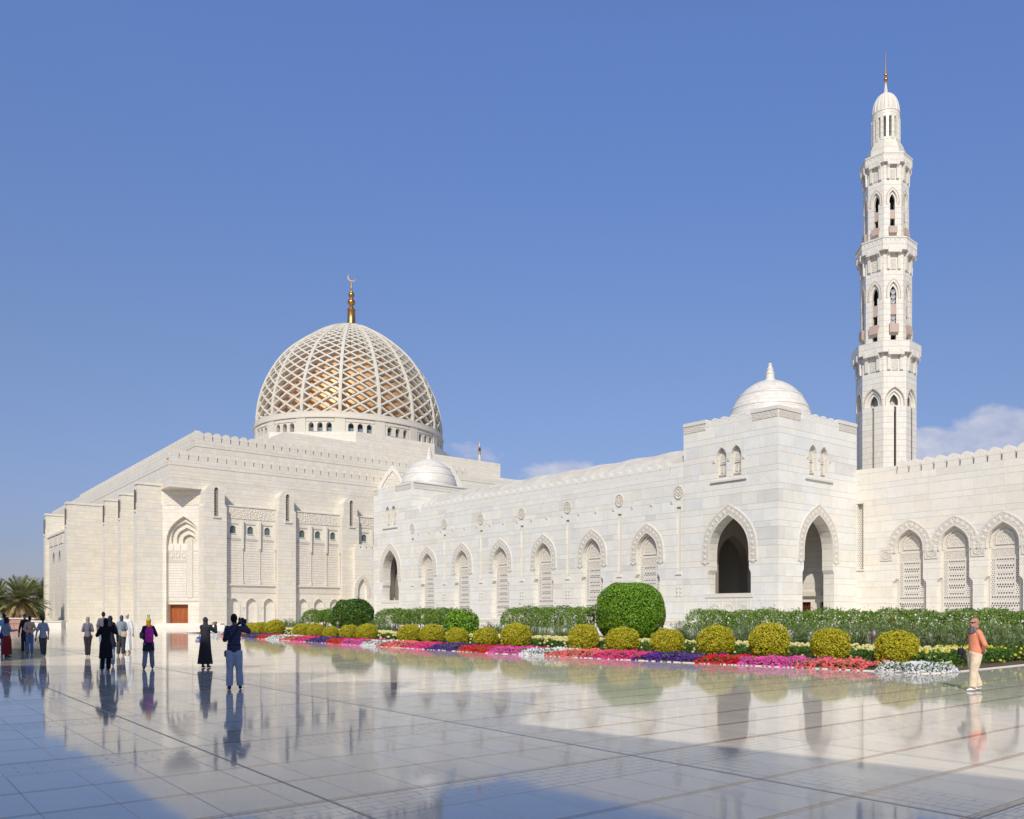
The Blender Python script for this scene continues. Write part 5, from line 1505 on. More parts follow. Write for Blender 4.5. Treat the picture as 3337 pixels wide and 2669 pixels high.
# ---- petunias and marigolds
def flower_mat(name, a, b_): 
    m, t = newmat(name); r = t.n('ShaderNodeNewGeometry').outputs['Random Per Island']
    c = t.ramp(r, [(0, a), (1, b_)]); t.out(c, .6, .2, transl=.3); return m
FM = {'white': flower_mat('white_petunia', (.70,.70,.74), (.85,.85,.85)), 'coral': flower_mat('coral_petunia', (.75,.11,.13), (.90,.24,.22)), 'pink': flower_mat('pink_petunia', (.75,.02,.20), (.85,.06,.30)),
      'magenta': flower_mat('magenta_petunia', (.70,.05,.36), (.80,.13,.45)), 'purple': flower_mat('purple_petunia', (.05,.01,.18), (.13,.03,.32)), 'red': flower_mat('red_petunia', (.60,.005,.02), (.75,.02,.05))}
patches = [(668,715,'white'),(715,738,'coral'),(790,838,'purple'),(838,873,'red'),(873,923,'white'),(923,952,'coral'),(952,1000,'pink'),(1000,1063,'purple'),(1063,1113,'red'),(1113,1187,'magenta'),(1187,1243,'white'),(1243,1322,'coral'),(1322,1393,'pink'),(1393,1489,'purple'),(1489,1590,'red'),(1590,1705,'magenta'),(1705,1803,'white'),(1803,1932,'coral'),(1932,2078,'pink'),(2078,2264,'purple'),(2264,2411,'red'),(2411,2622,'magenta'),(2622,2853,'coral')]
near_lab = {}
lane = offset_edge(.0)
seen = {}
def patch(pts_xy, n, col, label, hgt=.31, size=.075, wid=1.0, dist=None):
    m = len(pts_xy); P = pts_xy; dd = np.full(m, 1.0) if dist is None else np.minimum(1, .12+np.array(dist)/.38)
    lump = .82+.18*np.sin(P[:,0]*4.1+P[:,1]*2.3)*np.sin(P[:,1]*5.2-P[:,0]*1.7); z = np.maximum(.03, hgt*dd*lump*(.55+.5*rng.random(m)))
    pos = np.column_stack([P, z]); N = np.tile(np.array([0,-.75,.8]), (m,1))
    V = cards(pos, N, size, .95, rng, jitter=.45)
    # second petal crossing the first so that every bloom is a round star
    N2 = N+rng.normal(size=(m,3))*.2; V2 = cards(pos+np.array([0,-.004,.004]), N2, size*.9, .95, rng, jitter=.3)
    c = pos.mean(0); r = thing('petunia_bed', label, 'flower bed', (c[0], c[1], 0), 0, 'petunia patches along the kerb'); r['kind'] = 'stuff'
    o = obj_of(quads_mesh('blossom', np.concatenate([V, V2]), FM[col]), 'blossom', r, WORLD); o['kind'] = 'stuff'
    k = m; idx = rng.integers(0, m, k); lp = np.column_stack([P[idx]+rng.normal(size=(k,2))*.06, .03+hgt*.8*rng.random(k)])
    o = obj_of(quads_mesh('leaves', cards(lp, np.tile(np.array([0,-.5,.8]), (k,1)), .08, .5, rng), L_MAR), 'leaves', r, WORLD); o['kind'] = 'stuff'
cnt = {}
for i, (a, b_, col) in enumerate(patches):
    h0, h1 = ray_hit(E0, a+ .0), ray_hit(E0, b_)
    if h0 is None or h1 is None: continue
    s0, s1 = sorted((h0[1], h1[1])); Lp = s1-s0
    n = int(Lp*1.5*190); pts = []; ds = []
    for _ in range(n):
        s = s0+rng.random()*Lp; d = -.05+rng.random()*1.42; ds.append(max(0, d+.05))
        q, dr_ = along(E0, s+(d-.5)*.6+.25*math.sin(d*5+i)); nx, ny = -dr_.y, dr_.x
        pts.append((q.x+nx*d, q.y+ny*d))
    nxt = patches[i+1][2] if i+1 < len(patches) else 'white'; prv = patches[i-1][2] if i else 'bare paving'
    bn = min(BU, key=lambda B: abs(B[0]-(a+b_)/2))
    order = sum(1 for p in patches[:i] if p[2] == col)
    words = ['first from the far left','second from the far left','third from the far left','fourth from the far left','fifth from the far left','sixth']
    patch(np.array(pts), n, col, '%s petunias beside the kerb, %s of the %s patches, next to %s' % (col, words[order], col, nxt), size=.095, dist=ds)
# white corner patch
sA, sB = ray_hit(E0, 2853)[1], ray_hit(E0, 2992)[1]+1.75
pts, ds = [], []
for _ in range(1250):
    s = sA+rng.random()*(sB-sA); d = -.05+rng.random()*1.25*(1-.35*abs(s-(sA+sB)/2)/(sB-sA)); q, dr_ = along(E0, s); dc = ray_hit(E0, 2992)[1]
    if abs(s-dc) < .9: q2, dr2 = along(E0, dc-.9); q3, dr3 = along(E0, dc+.95); t_ = (s-dc+.9)/1.85; dr_ = (dr2*(1-t_)+dr3*t_).normalized()
    pts.append((q.x-dr_.y*d, q.y+dr_.x*d)); ds.append(max(0, d+.05))
patch(np.array(pts), len(pts), 'white', 'large white petunia patch filling the corner of the bed near the woman in coral', dist=ds)
# cream marigolds behind the golden bushes
M_CREAM = flower_mat('cream_marigold', (.72,.66,.22), (.85,.80,.42)); M_LEMON = flower_mat('lemon_marigold', (.60,.55,.05), (.7,.65,.1)); M_ORG = flower_mat('orange_flower', (.42,.06,.02), (.60,.16,.04))
fl = MB()
for k in range(7):
    a = 2*PI*k/7; a2 = 2*PI*(k+1)/7
    fl.poly([(0,0,.035),(math.cos(a)*.028,math.sin(a)*.028,.025),(math.cos(a2)*.028,math.sin(a2)*.028,.025)]); fl.poly([(math.cos(a)*.028,math.sin(a)*.028,.025),(math.cos(a)*.045,math.sin(a)*.045,0),(math.cos(a2)*.045,math.sin(a2)*.045,0),(math.cos(a2)*.028,math.sin(a2)*.028,.025)])
    fl.poly([(math.cos(a)*.045,math.sin(a)*.045,0),(0,0,-.03),(math.cos(a2)*.045,math.sin(a2)*.045,0)])
def marigold(name, s0, s1, d0, d1, hgt, dens, label, mat, fdens, lmat=L_MAR, fs_=1.0, zmin=0.1):
    L = s1-s0; n = int(L*(d1-d0)*dens); B = MB()
    S_ = s0+rng.random(n)*L; D = d0+rng.random(n)*(d1-d0)
    P = np.zeros((n,3))
    for i in range(n):
        q, dr_ = along(E0, S_[i]); P[i] = (q.x-dr_.y*D[i], q.y+dr_.x*D[i], .05+(hgt-.05)*math.sqrt(rng.random())*(.88+.12*math.sin(S_[i]*3+D[i]*4)))
    V = cards(P, np.tile(np.array([0,-.5,.8]), (n,1)), .11, .32, rng, jitter=.9)
    c = P.mean(0); r = thing(name, label, 'flower bed', (c[0], c[1], 0), 0); r['kind'] = 'stuff'
    o = obj_of(quads_mesh('leaves', V, lmat), 'leaves', r, WORLD); o['kind'] = 'stuff'
    m = int(L*(d1-d0)*fdens); V = []; Fc = []; sm = []
    fv = [Vector(v) for v in fl.v]
    allv = []; allf = []
    for i in range(m):
        s = s0+rng.random()*L; d = d0+(d1-d0)*rng.random(); q, dr_ = along(E0, s)
        front = d < d0+.25
        z = hgt*(zmin+(1-zmin)*rng.random()) if front else hgt*(.86+.16*rng.random())
        k = len(allv); sc_l = (1.0+.5*rng.random())*fs_*(1.0 if q.y < 45 else 1.25)
        Mx = Matrix.Translation((q.x-dr_.y*d, q.y+dr_.x*d, z)) @ Matrix.Rotation(.7*rng.random()+.3, 4, 'X') @ Matrix.Rotation(6*rng.random(), 4, 'Z') @ Matrix.Scale(sc_l, 4)
        allv += [tuple(Mx @ v) for v in fv]; allf += [tuple(k+j for j in f) for f in fl.f]
    me = bpy.data.meshes.new('blossom'); me.from_pydata(allv, [], allf); me.materials.append(mat)
    o = obj_of(me, 'blossom', r, WORLD); o['kind'] = 'stuff'
Ltot = sum((b_-a_).length for a_, b_ in zip(E0, E0[1:]))
sc0 = ray_hit(E0, 2997)[1]
def marig(pa, pb, d0, d1, label, dens=420, fd=38): 
    s0, s1 = ray_hit(E0, pa)[1], ray_hit(E0, pb)[1]; marigold('marigold_bed', min(s0,s1), max(s0,s1), d0, d1, .62, dens, label, M_CREAM, fd)
marig(760, 1290, 2.6, 4.6, 'far cream marigolds behind the golden bushes up to the slim bollard', 300, 36)
marig(1290, 1900, 2.6, 4.8, 'middle cream marigolds behind the golden bushes left of the topiary', 380, 30)
marig(1900, 2700, 2.6, 4.8, 'cream marigolds behind the golden bushes below the topiary and pavilion', 420, 26)
marig(2700, 2960, 1.6, 4.6, 'near cream marigolds round the large bollard', 460, 26)
marigold('marigold_bed', sc0+1.2, sc0+10, .45, 2.6, .60, 460, 'near marigolds along the right edge of the bed behind the woman in coral', M_LEMON, 14)
marigold('flower_strip', 8, sc0-.5, 4.9, 5.8, .42, 200, 'low rusty orange flowers between the marigolds and the feathery shrubs', M_ORG, 26, fs_=1.3)
# low ground plants fill the rest of the bed under the hedges
# ================================================================== BOLLARDS
M_BOL = plain('bollard_bronze', (.22,.175,.155), .42, .5, .35, noise=.1, nscale=20)
bp = [(.13,0),(.135,.04),(.125,.06),(.118,.35),(.112,.60),(.122,.61),(.122,.64),(.108,.65),(.104,.92),(.112,.93),(.112,.955),(.104,.97),(.10,1.01),(.082,1.06),(.05,1.095),(.012,1.11)]
bm_ = MB().lathe(bp, 20).mesh('post', M_BOL)
lv = MB()
for k in range(8): lv.lathe([(.100,.68+k*.028),(.118,.675+k*.028),(.118,.685+k*.028),(.100,.69+k*.028)], 16)
lm = lv.mesh('louvre', M_DARK)
bol = [(2848,29,'large grey bollard standing in front of all bushes on the right'),(1285,48.5,'slim grey bollard between far golden bushes'),(2677,31.5,'bollard head above the golden bush under the doorway arch'),(2152,35.7,'bollard head at the right foot of the giant topiary'),(2035,37.8,'bollard head in front of the giant topiary'),(1679,43,'bollard head above the twiggy golden bush'),(1595,45,'bollard head before the pale wall gap'),(1345,52.5,'faint bollard head behind the middle hedge edge'),(1101,57,'bollard head left of the round shrub'),(1058,59,'bollard head under the far small hedge'),(916,63,'right one of the two leftmost bollard heads'),(881,65,'leftmost small bollard head of all')]
for px, Y, tx in bol:
    x0, y0 = gp(px, Y); r = thing('bollard', tx, 'bollard', (x0, y0, .05), 0, 'bollard lamps in the flower bed')
    obj_of(bm_, 'post', r, W[r.name]); obj_of(lm, 'louvre', r, W[r.name])
# ================================================================== PALMS and far left edge
def palm(px, Y, htr, R, label, nf=80, dry=60):
    x0, y0 = gp(px, Y); r = thing('palm_tree', label, 'palm tree', (x0, y0, .3), 0, 'palms beyond the plaza'); Mx = W[r.name]
    b = MB(); pts = [(0.05*math.sin(k),0,htr*k/6) for k in range(7)]; b.tube(pts, [.30,.27,.25,.24,.25,.28,.34], 10); b.build('trunk', M_BARK, r, Mx)
    Vg, Vd = [], []; st = MB()
    for i in range(nf+dry):
        d = i >= nf; az_ = rng.random()*2*PI
        el0 = (-1.2+1.15*rng.random()) if d else (-.15+1.45*(i/nf)**.9+.1*rng.random())
        Lf = R*(.85+.25*rng.random())*(.95 if d else 1); p = np.array([0,0,htr]); dirv = np.array([math.cos(az_)*math.cos(el0), math.sin(az_)*math.cos(el0), math.sin(el0)])
        rach = [p.copy()]; m = 12
        for k in range(m):
            dirv = dirv+np.array([0,0,-.065 if not d else -.13]); dirv /= np.linalg.norm(dirv); p = p+dirv*Lf/m; rach.append(p.copy())
        for k in range(1, m):
            a = rach[k]; t = rach[k+1]-rach[k-1]; t /= np.linalg.norm(t); side = np.cross(t, [0,0,1.]); side /= np.linalg.norm(side)+1e-6
            for sg in (-1, 1):
                for j in range(4):
                    q = a+t*Lf/m*j/4; dl = side*sg*.75+t*.75+np.array([0,0,.15-.5*rng.random()*(1.3 if d else .5)]); dl /= np.linalg.norm(dl)
                    ll = R*.20*math.sin(PI*(k+.3)/(m+.8))**.5+.08; w_ = .085
                    up = np.cross(dl, side*sg); 
                    e = np.cross(dl, [0,0,1.]); e /= np.linalg.norm(e)+1e-6
                    (Vd if d else Vg).append([q-e*w_*.5, q+e*w_*.5, q+dl*ll+e*.006, q+dl*ll-e*.006])
        st.tube([tuple(x_) for x_ in rach[::2]], [.035,.028,.022,.016,.012,.008,.005][:len(rach[::2])], 4)
    cr_ = obj_of(quads_mesh('crown', np.array(Vg).reshape(-1,3), L_PALM), 'crown', r, Mx)
    obj_of(quads_mesh('dry_fronds', np.array(Vd).reshape(-1,3), L_DRY), 'dry_fronds', cr_, Mx); st.build('frond_stem', L_DRY, cr_, Mx)
palm(66, 112, 3.1, 3.5, 'broad date palm with drooping dry fronds at the left edge')
palm(137, 143, 4.1, 3.9, 'date palm partly hidden by the hall corner', 70, 45)
palm(-12, 118, 3.2, 3.2, 'date palm cut by the left edge of the photo', 70, 45)
def shrub(px, Y, w, h, label, mat=L_DRK, n=5000, leaf=.22):
    x0, y0 = gp(px, Y); r = thing('shrub', label, 'shrub', (x0, y0, .2), 0); P, N = dome_points(n, w/2, w/2.5, h, rng, .16, depth=.5); N /= np.linalg.norm(N, axis=1)[:,None]
    obj_of(quads_mesh('foliage', cards(P, N, leaf, .5, rng), mat), 'foliage', r, W[r.name])
    b = MB()
    for k in range(8): b.tube([(0,0,0),(random.uniform(-w,w)*.3,random.uniform(-w,w)*.2,h*.7)], [.05,.015], 5)
    b.build('stems', M_TWIG, r, W[r.name])
shrub(112, 128, 5, 2.4, 'low grey green shrub mass between the two palms')
shrub(20, 125, 9, 3.0, 'dark shrub mass under the leftmost palms')
shrub(75, 135, 8, 2.8, 'dark shrub behind the broad date palm')
shrub(175, 140, 9, 2.4, 'far shrub beside the hall corner')
shrub(-30, 135, 9, 5.5, 'taller dark tree mass at the left edge', n=7000)
for i, (px, Y, h) in enumerate(((30,240,6),(100,260,5),(150,250,6.5),(-30,250,8),(190,270,4))):
    shrub(px, Y, 26, h, ['far pale tree line patch behind the broad palm','far tree clump right of the broad palm','far tree clump beside the hall corner','far tree clump at the left edge','low far tree clump hidden by the hall corner'][i], L_DRK, 4000, .5)
M_ROSE = plain('rose_stone', (.42,.24,.19), .6, .3, noise=.12, nscale=1.5)
pw = thing('planter_wall', 'long low rose-pink stone planter wall at the left edge', 'wall', (*gp(60, 96), 0))
Fw = Frame(gp(-60, 96), (1, .04)); 
b = MB(); b.box(-3, 5.9, 0, .5, 0, 1.05); b.build('wall', M_ROSE, pw, Fw.M())
b = MB(); b.box(-3.1, 6.0, -.08, .6, 1.05, 1.16); b.build('coping', M_TRIM, pw, Fw.M())
b = MB()
for k in range(4): b.tube([(1+1.3*k,-.6,0),(1+1.3*k,-.6,.95)], .025, 6)
b.tube([(.6,-.6,.95),(5.4,-.6,.95)], .03, 6); b.build('handrail', M_BOL, pw, Fw.M())
bn = thing('stone_bench', 'pale stone ledge between the pink wall and the hall corner', 'bench', (*gp(135, 92), 0))
Fb = Frame(gp(104, 92), (1, .03)); b = MB(); b.box(0, 3.2, 0, .8, .0, .75); b.build('base', M_TRIM, bn, Fb.M()); b = MB(); b.box(-.1, 3.3, -.12, .9, .75, .88); b.build('seat', M_TRIM, bn, Fb.M())
b = MB(); b.poly([(-140,99,.25),(-71,99,.25),(-99,138,.25),(-140,138,.25)]); b.poly([(-140,99,0),(-71,99,0),(-71,99,.25),(-140,99,.25)]); structure(b, 'palm_lawn', M_EARTH)
# ================================================================== SIGN
M_SIGNG = plain('sign_green', (.0,.22,.14), .5); M_WHITE = plain('sign_white', (.75,.77,.75), .5)
Ys = 80; sx, sy = gp(484, Ys); sg = thing('sign', 'small green sign with white marks on two thin posts before the hall', 'sign', (sx, sy, 0)); Ms = W[sg.name]
b = MB(); b.box(-.115,.115,-.015,.015,.95,1.58); b.build('board', M_SIGNG, sg, Ms)
b = MB(); b.box(-.025,.025,-.03,-.016,1.36,1.48); b.ball((0,-.022,1.51), (.022,.01,.022), 8, 6); b.box(-.05,.05,-.03,-.016,1.26,1.29); b.box(-.07,.07,-.03,-.016,1.08,1.15); b.box(-.06,.06,-.03,-.016,1.19,1.21); b.build('marking', M_WHITE, sg, Ms)
for s_ in (-1, 1): MB().tube([(s_*.075,0,0),(s_*.075,0,.95)], .014, 8).build('post', M_BOL, sg, Ms)
# ================================================================== PEOPLE
SKIN = {k: plain('skin_'+k, c, .55, .3) for k, c in (('light', (.52,.31,.21)), ('tan', (.36,.20,.12)), ('dark', (.20,.11,.07)))}
def cloth(name, c, n=.12): 
    nm = 'cloth_'+name
    c = tuple(min(.8, q*1.5+.004) for q in c)
    return bpy.data.materials.get(nm) or plain(nm, c, .85, .15, noise=max(n,.22), nscale=9, bump=.6)
def remesh(mb, voxel, smooth=4):
    me = bpy.data.meshes.new('tmp'); me.from_pydata(mb.v, [], mb.f)
    o = bpy.data.objects.new('tmp', me); COL.objects.link(o)
    m = o.modifiers.new('r', 'REMESH'); m.mode = 'VOXEL'; m.voxel_size = voxel
    s = o.modifiers.new('s', 'SMOOTH'); s.iterations = smooth; s.factor = .5
    dg = bpy.context.evaluated_depsgraph_get(); ev = o.evaluated_get(dg)
    out = bpy.data.meshes.new_from_object(ev)
    V = [tuple(v.co) for v in out.vertices]; Fc = [tuple(p.vertices) for p in out.polygons]
    bpy.data.objects.remove(o); bpy.data.meshes.remove(out)
    r = MB(); r.add(V, Fc, True); return r
PW = [1.0]
def raw_obj(mb, name, mat, parent, M):
    mb.v = [(v[0]*PW[0], v[1], v[2]) for v in mb.v]
    me = bpy.data.meshes.new(name); me.from_pydata([tuple(v) for v in mb.v], [], mb.f); me.polygons.foreach_set('use_smooth', [True]*len(mb.f)); me.materials.append(mat)
    return obj_of(me, name, parent, M)
def hand(mb, w, d, side, H, curl=.5):
    """five fingers from wrist w in direction d; side = thumb side vector"""
    w = Vector(w); d = Vector(d).normalized(); side = Vector(side); side = (side-d*side.dot(d)).normalized(); nrm = d.cross(side).normalized()
    L = .052*H
    mb.tube([w-d*.01*H, w+d*L*.5, w+d*L], [(.013*H,.010*H),(.020*H,.009*H),(.022*H,.008*H)], 8)
    for i, fl_ in enumerate((.036,.042,.046,.043)):
        b_ = w+d*L*.95+side*(-.017+.0115*i)*H
        m = b_+(d+nrm*curl*.4).normalized()*fl_*H*.5; t = m+(d+nrm*curl*1.2).normalized()*fl_*H*.5
        mb.tube([b_, m, t], [.0056*H,.0052*H,.004*H], 6)
    b_ = w+d*L*.35+side*.018*H; m = b_+(side*.8+d*.7).normalized()*.022*H; t = m+(side*.15+d+nrm*.5).normalized()*.02*H
    mb.tube([b_, m, t], [.0075*H,.0062*H,.0048*H], 6)
def S3(p, H): return (p[0]*H, p[1]*H, p[2]*H)
def person(px, fy, H, label, yaw=0, skin='tan', arms=None, legs=None, look=(0,0), build=1.0, clothes=(), head='hair', hair=(.015,.012,.01), shoes=(.03,.03,.03), group=None, extra=None, lean=0, dpt=None, wide=1.0):
    Y = dpt or CZ*F/(fy-HY); x0, y0 = gp(px, Y)
    PW[0] = (.94*y0/math.hypot(x0, y0)) if abs(yaw) < 60 else 1.0
    base_ang = -math.atan2(x0, y0)                       # facing straight away from the camera at yaw 0
    r = thing('person', label, 'person', (x0, y0, 0), base_ang+math.radians(yaw)); Mx = W[r.name]
    A = arms or {'L': ((-.15,-.005,.63), (-.155,.03,.485)), 'R': ((.15,-.005,.63), (.155,.03,.485))}
    LG = legs or {'L': ((-.055,.005,.275), (-.06,-.005,.045)), 'R': ((.055,.005,.275), (.06,-.005,.045))}
    b = build
    def arm_tube(mb, k, add=0, end=1.0):
        e, w = A[k]; sg = -1 if k == 'L' else 1
        sh = Vector((sg*.090*b, lean*.25, .803)); e = Vector(e); w = Vector(w)
        if end <= .5: pts = [sh, sh+(e-sh)*end*2]; rr = [.030, .029+add*.4]
        elif end < 1: pts = [sh, (sh+e)/2, e, e+(w-e)*(end-.5)*2]; rr = [.031,.029,.025,.022]
        else: pts = [sh, (sh+e)/2, e, (e+w)/2, w]; rr = [.031,.029,.024,.021,.016]
        mb.tube([S3(p, H) for p in pts], [(q+add)*H for q in rr], 10)
        mb.ball(S3(pts[0], H), (rr[0]+add)*H, 10, 8); mb.ball(S3(e, H) if end > .5 else S3(pts[-1],H), (.026+add)*H*(1 if end > .5 else .9), 8, 6)
    def leg_tube(mb, k, add=0, top=.50, end=1.0, flare=0):
        kn, an = LG[k]; sg = -1 if k == 'L' else 1
        hp_ = Vector((sg*.048, 0, top)); kn = Vector(kn); an = Vector(an); q = kn+(an-kn)*end
        pts = [hp_, (hp_+kn)/2, kn, (kn+q)/2, q]; rr = [.062*b,.054*b,.041,.037+flare*.5,.027+flare]
        mb.tube([S3(p, H) for p in pts], [(x_+add)*H for x_ in rr], 12); mb.ball(S3(kn, H), (.041+add)*H, 10, 6)
    def torso(mb, add=0, zlo=.49, zhi=.845, hips=1.0):
        P = [(0,0,zlo),(0,-.005,.55),(0,0,.62),(0,lean*.1,.70),(0,lean*.2,.77),(0,lean*.28,.82),(0,lean*.3,.85)]
        Rr = [(.082*hips,.060),(.088*hips,.066),(.074,.055),(.083,.060),(.094,.058),(.078,.045),(.034,.034)]
        K_ = [(p, q) for p, q in zip(P, Rr) if p[2] <= zhi+1e-6]
        mb.tube([S3(p, H) for p, _ in K_], [((q[0]*b+add)*H, (q[1]*b+add)*H) for _, q in K_], 16)
    hc = Vector((look[0], lean*.36+.008, .928))
    # --- body
    m = MB(); torso(m); m.tube([S3((0,lean*.3,.83),H), S3((hc.x*.6,hc.y-.008,.90),H)], [.031*H,.028*H], 10)
    m.ball(S3(hc, H), (.043*H,.052*H,.062*H), 16, 12); m.ball(S3((hc.x,hc.y+.022,hc.z-.035),H), (.030*H,.030*H,.030*H), 10, 8)
    Rl = Matrix.Rotation(math.radians(look[1]), 4, 'Z')
    fv = Rl @ Vector((0,1,0)); fs = Rl @ Vector((1,0,0))
    nose = hc+fv*.053+Vector((0,0,-.010)); m.ball(S3(nose, H), (.009*H,.011*H,.012*H), 8, 6)
    for sg in (-1, 1): m.ball(S3(hc+fs*sg*.043+Vector((0,0,-.008)), H), (.006*H,.011*H,.015*H), 8, 6)
    for k in 'LR': arm_tube(m, k); leg_tube(m, k)
    for k in 'LR':
        an = Vector(LG[k][1]); m.tube([S3((an.x,an.y-.02,an.z-.022),H), S3((an.x*1.05,an.y+.04,an.z-.026),H), S3((an.x*1.1,an.y+.085,an.z-.032),H)], [.020*H,.019*H,.012*H], 8)
    body = remesh(m, .0115, 3)
    for k in 'LR':
        e, w = Vector(A[k][0]), Vector(A[k][1]); d = w-e
        hand(body, S3(w, H), d, (0,0,1) if abs(d.z) < abs(d.y)+abs(d.x) else ((1 if k == 'L' else -1)*1.0, .3, 0), H, .6)
    raw_obj(body, 'body', SKIN[skin], r, Mx)
    # --- eyes, mouth (small, on the face)
    em = MB()
    for sg in (-1, 1): em.ball(S3(hc+fv*.047+fs*sg*.017+Vector((0,0,.004)), H), (.006*H,.005*H,.004*H), 6, 4)
    em.ball(S3(hc+fv*.046+Vector((0,0,-.034)), H), (.012*H,.005*H,.003*H), 6, 4)
    raw_obj(em, 'eyes', M_DARK, r, Mx)
    # --- shoes
    m = MB()
    for k in 'LR':
        an = Vector(LG[k][1]); zb_ = an.z-.040
        m.tube([S3((an.x,an.y-.032,zb_+.022),H), S3((an.x,an.y,zb_+.024),H), S3((an.x*1.06,an.y+.05,zb_+.018),H), S3((an.x*1.1,an.y+.098,zb_+.012),H)], [(.020*H,.020*H),(.026*H,.024*H),(.026*H,.018*H),(.016*H,.010*H)], 10)
    raw_obj(m, 'shoes', cloth('shoe_%d_%d_%d' % tuple(int(99*c) for c in shoes), shoes, .05), r, Mx)
    for c in clothes:
        kind, col = c[0], c[1]; o_ = c[2] if len(c) > 2 else {}
        mat = cloth(o_.get('mat', kind+'_%d_%d_%d' % tuple(int(99*q) for q in col)), col)
        if 'material' in o_: mat = o_['material']
        m = MB()
        if kind in ('shirt', 'sweater', 'tunic', 'coat'):
            add = o_.get('add', .010); zl = o_.get('hem', .47)
            torso(m, add, .49, .85, o_.get('hips', 1.0))
            if zl < .49:
                fl_ = o_.get('flare', 0); m.tube([S3((0,0,.56),H), S3((0,0,.49),H), S3((0,0,zl),H)], [((.088*b+add)*H,(.068+add)*H), ((.095*b+add+fl_*.4)*H,(.074+add)*H), ((.10*b+add+fl_)*H,(.078+add+fl_*.5)*H)], 18)
            for k in 'LR': arm_tube(m, k, o_.get('loose', .007), o_.get('sleeve', 1.0))
            g = remesh(m, .0125, 2)
        elif kind == 'trousers':
            for k in 'LR': leg_tube(m, k, o_.get('add', .006), .51, o_.get('end', .97), o_.get('flare', .009))
            m.tube([S3((0,0,.45),H), S3((0,0,.52),H), S3((0,0,o_.get('waist', .60)),H)], [(.085*b*H,.066*b*H),((.088*b+.004)*H,(.070*b+.004)*H),((.080*b+.004)*H,(.060*b+.004)*H)], 16)
            g = remesh(m, .0125, 2)
        elif kind in ('abaya', 'robe', 'skirt'):
            zt_ = {'skirt': .62}.get(kind, .80); hm = o_.get('hem', .07); fl_ = o_.get('flare', .03)
            n = 9; pts, rad = [], []
            for i in range(n):
                t = i/(n-1); z = zt_+(hm-zt_)*t
                if kind == 'skirt': rx = .075+.040*min(1, t*3)+fl_*t; ry = .058+.03*min(1, t*3)+fl_*.6*t
                else: rx = .098*b-.008*math.sin(min(1, t*3)*PI)+.012+fl_*max(0, t-.35)*1.5; ry = .066+.010*t+fl_*.8*t
                pts.append(S3((o_.get('sway', 0)*t, 0, z), H)); rad.append((rx*H, ry*H))
            m.tube(pts, rad, 20)
            if kind != 'skirt':
                torso(m, .012, .6, .85)
                for k in 'LR': arm_tube(m, k, .014, o_.get('sleeve', 1.0))
            g = remesh(m, .013, 2)
            # soft vertical folds
            vv = []
            for p in g.v:
                a = math.atan2(p[1], p[0]); f_ = max(0, min(1, (.55*H-p[2])/(.4*H))); k_ = 1+.06*f_*math.sin(a*9+p[2]*3)
                vv.append((p[0]*k_, p[1]*k_, p[2]) if p[2] < .55*H else p)
            g.v = vv
        elif kind == 'scarf':
            m.ball(S3(hc+Vector((0,-.008,.008))-fv*.006, H), (.054*H,.058*H,.066*H), 14, 10)
            m.tube([S3((hc.x,hc.y-.01,.90),H), S3((0,lean*.3-.005,.855),H), S3((0,lean*.3,o_.get('drop',.80)),H)], [(.046*H,.050*H),(.052*H,.052*H),(o_.get('wrap',.095)*H,.062*H)], 14)
            g = remesh(m, .011, 2)
            # face opening: cut away what lies in front of the face
            if o_.get('open', True):
                keep = []
                C3 = Vector(S3(hc, H))
                for f in g.f:
                    c_ = sum((Vector(g.v[i]) for i in f), Vector())/len(f)-C3
                    if c_.dot(fv) > .030*H and abs(c_.dot(fs)) < .034*H and -.052*H < c_.z < .036*H: continue
                    keep.append(f)
                g.f = keep; g.sm = [True]*len(keep)
        elif kind == 'cap':
            m.ball(S3(hc+Vector((0,-.002,.026)), H), (.049*H,.057*H,.044*H), 14, 8)
            if o_.get('brim'): m.tube([S3(hc+fv*.03+Vector((0,0,.03)),H), S3(hc+fv*.095+Vector((0,0,.022)),H)], [(.04*H,.008*H),(.03*H,.005*H)], 10)
            g = m
        elif kind == 'hair':
            m.ball(S3(hc+Vector((0,-.010,.010))-fv*.006, H), (.049*H,.056*H,.064*H), 14, 10)
            g = m; rr_ = random.Random(int(px))
            g.v = [tuple(Vector(v)*(1+rr_.uniform(-.002,.002))) for v in g.v]
            keep = []
            C3 = Vector(S3(hc, H))
            for f in g.f:
                c_ = sum((Vector(g.v[i]) for i in f), Vector())/len(f)-C3
                if c_.dot(fv) > .018*H and c_.z < .030*H: continue
                if c_.z < -.045*H: continue
                keep.append(f)
            g.f = keep; g.sm = [True]*len(keep)
        elif kind == 'belt':
            m.tube([S3((0,0,.578),H), S3((0,0,.600),H)], [((.084*b+.010)*H,(.063*b+.010)*H)]*2, 18); g = m
        raw_obj(g, {'cap':'cap','hair':'hair'}.get(kind, kind), mat, r, Mx)
    if extra: extra(r, Mx, H)
    return r
def plaid():
    m, t = newmat('plaid_shirt_cloth'); tc = t.n('ShaderNodeTexCoord').outputs['Object']; sp = t.n('ShaderNodeSeparateXYZ'); t.l(tc, sp.inputs[0])
    a = t.math('LESS_THAN', t.math('FRACT', t.math('MULTIPLY', t.math('ADD', sp.outputs[0], sp.outputs[1]), 28)), .3); b_ = t.math('LESS_THAN', t.math('FRACT', t.math('MULTIPLY', sp.outputs[2], 26)), .3)
    c = t.mix(t.math('MULTIPLY', t.math('ADD', a, b_), .5), (.012,.016,.06), (.14,.14,.22)); t.out(c, .8, .15); return m
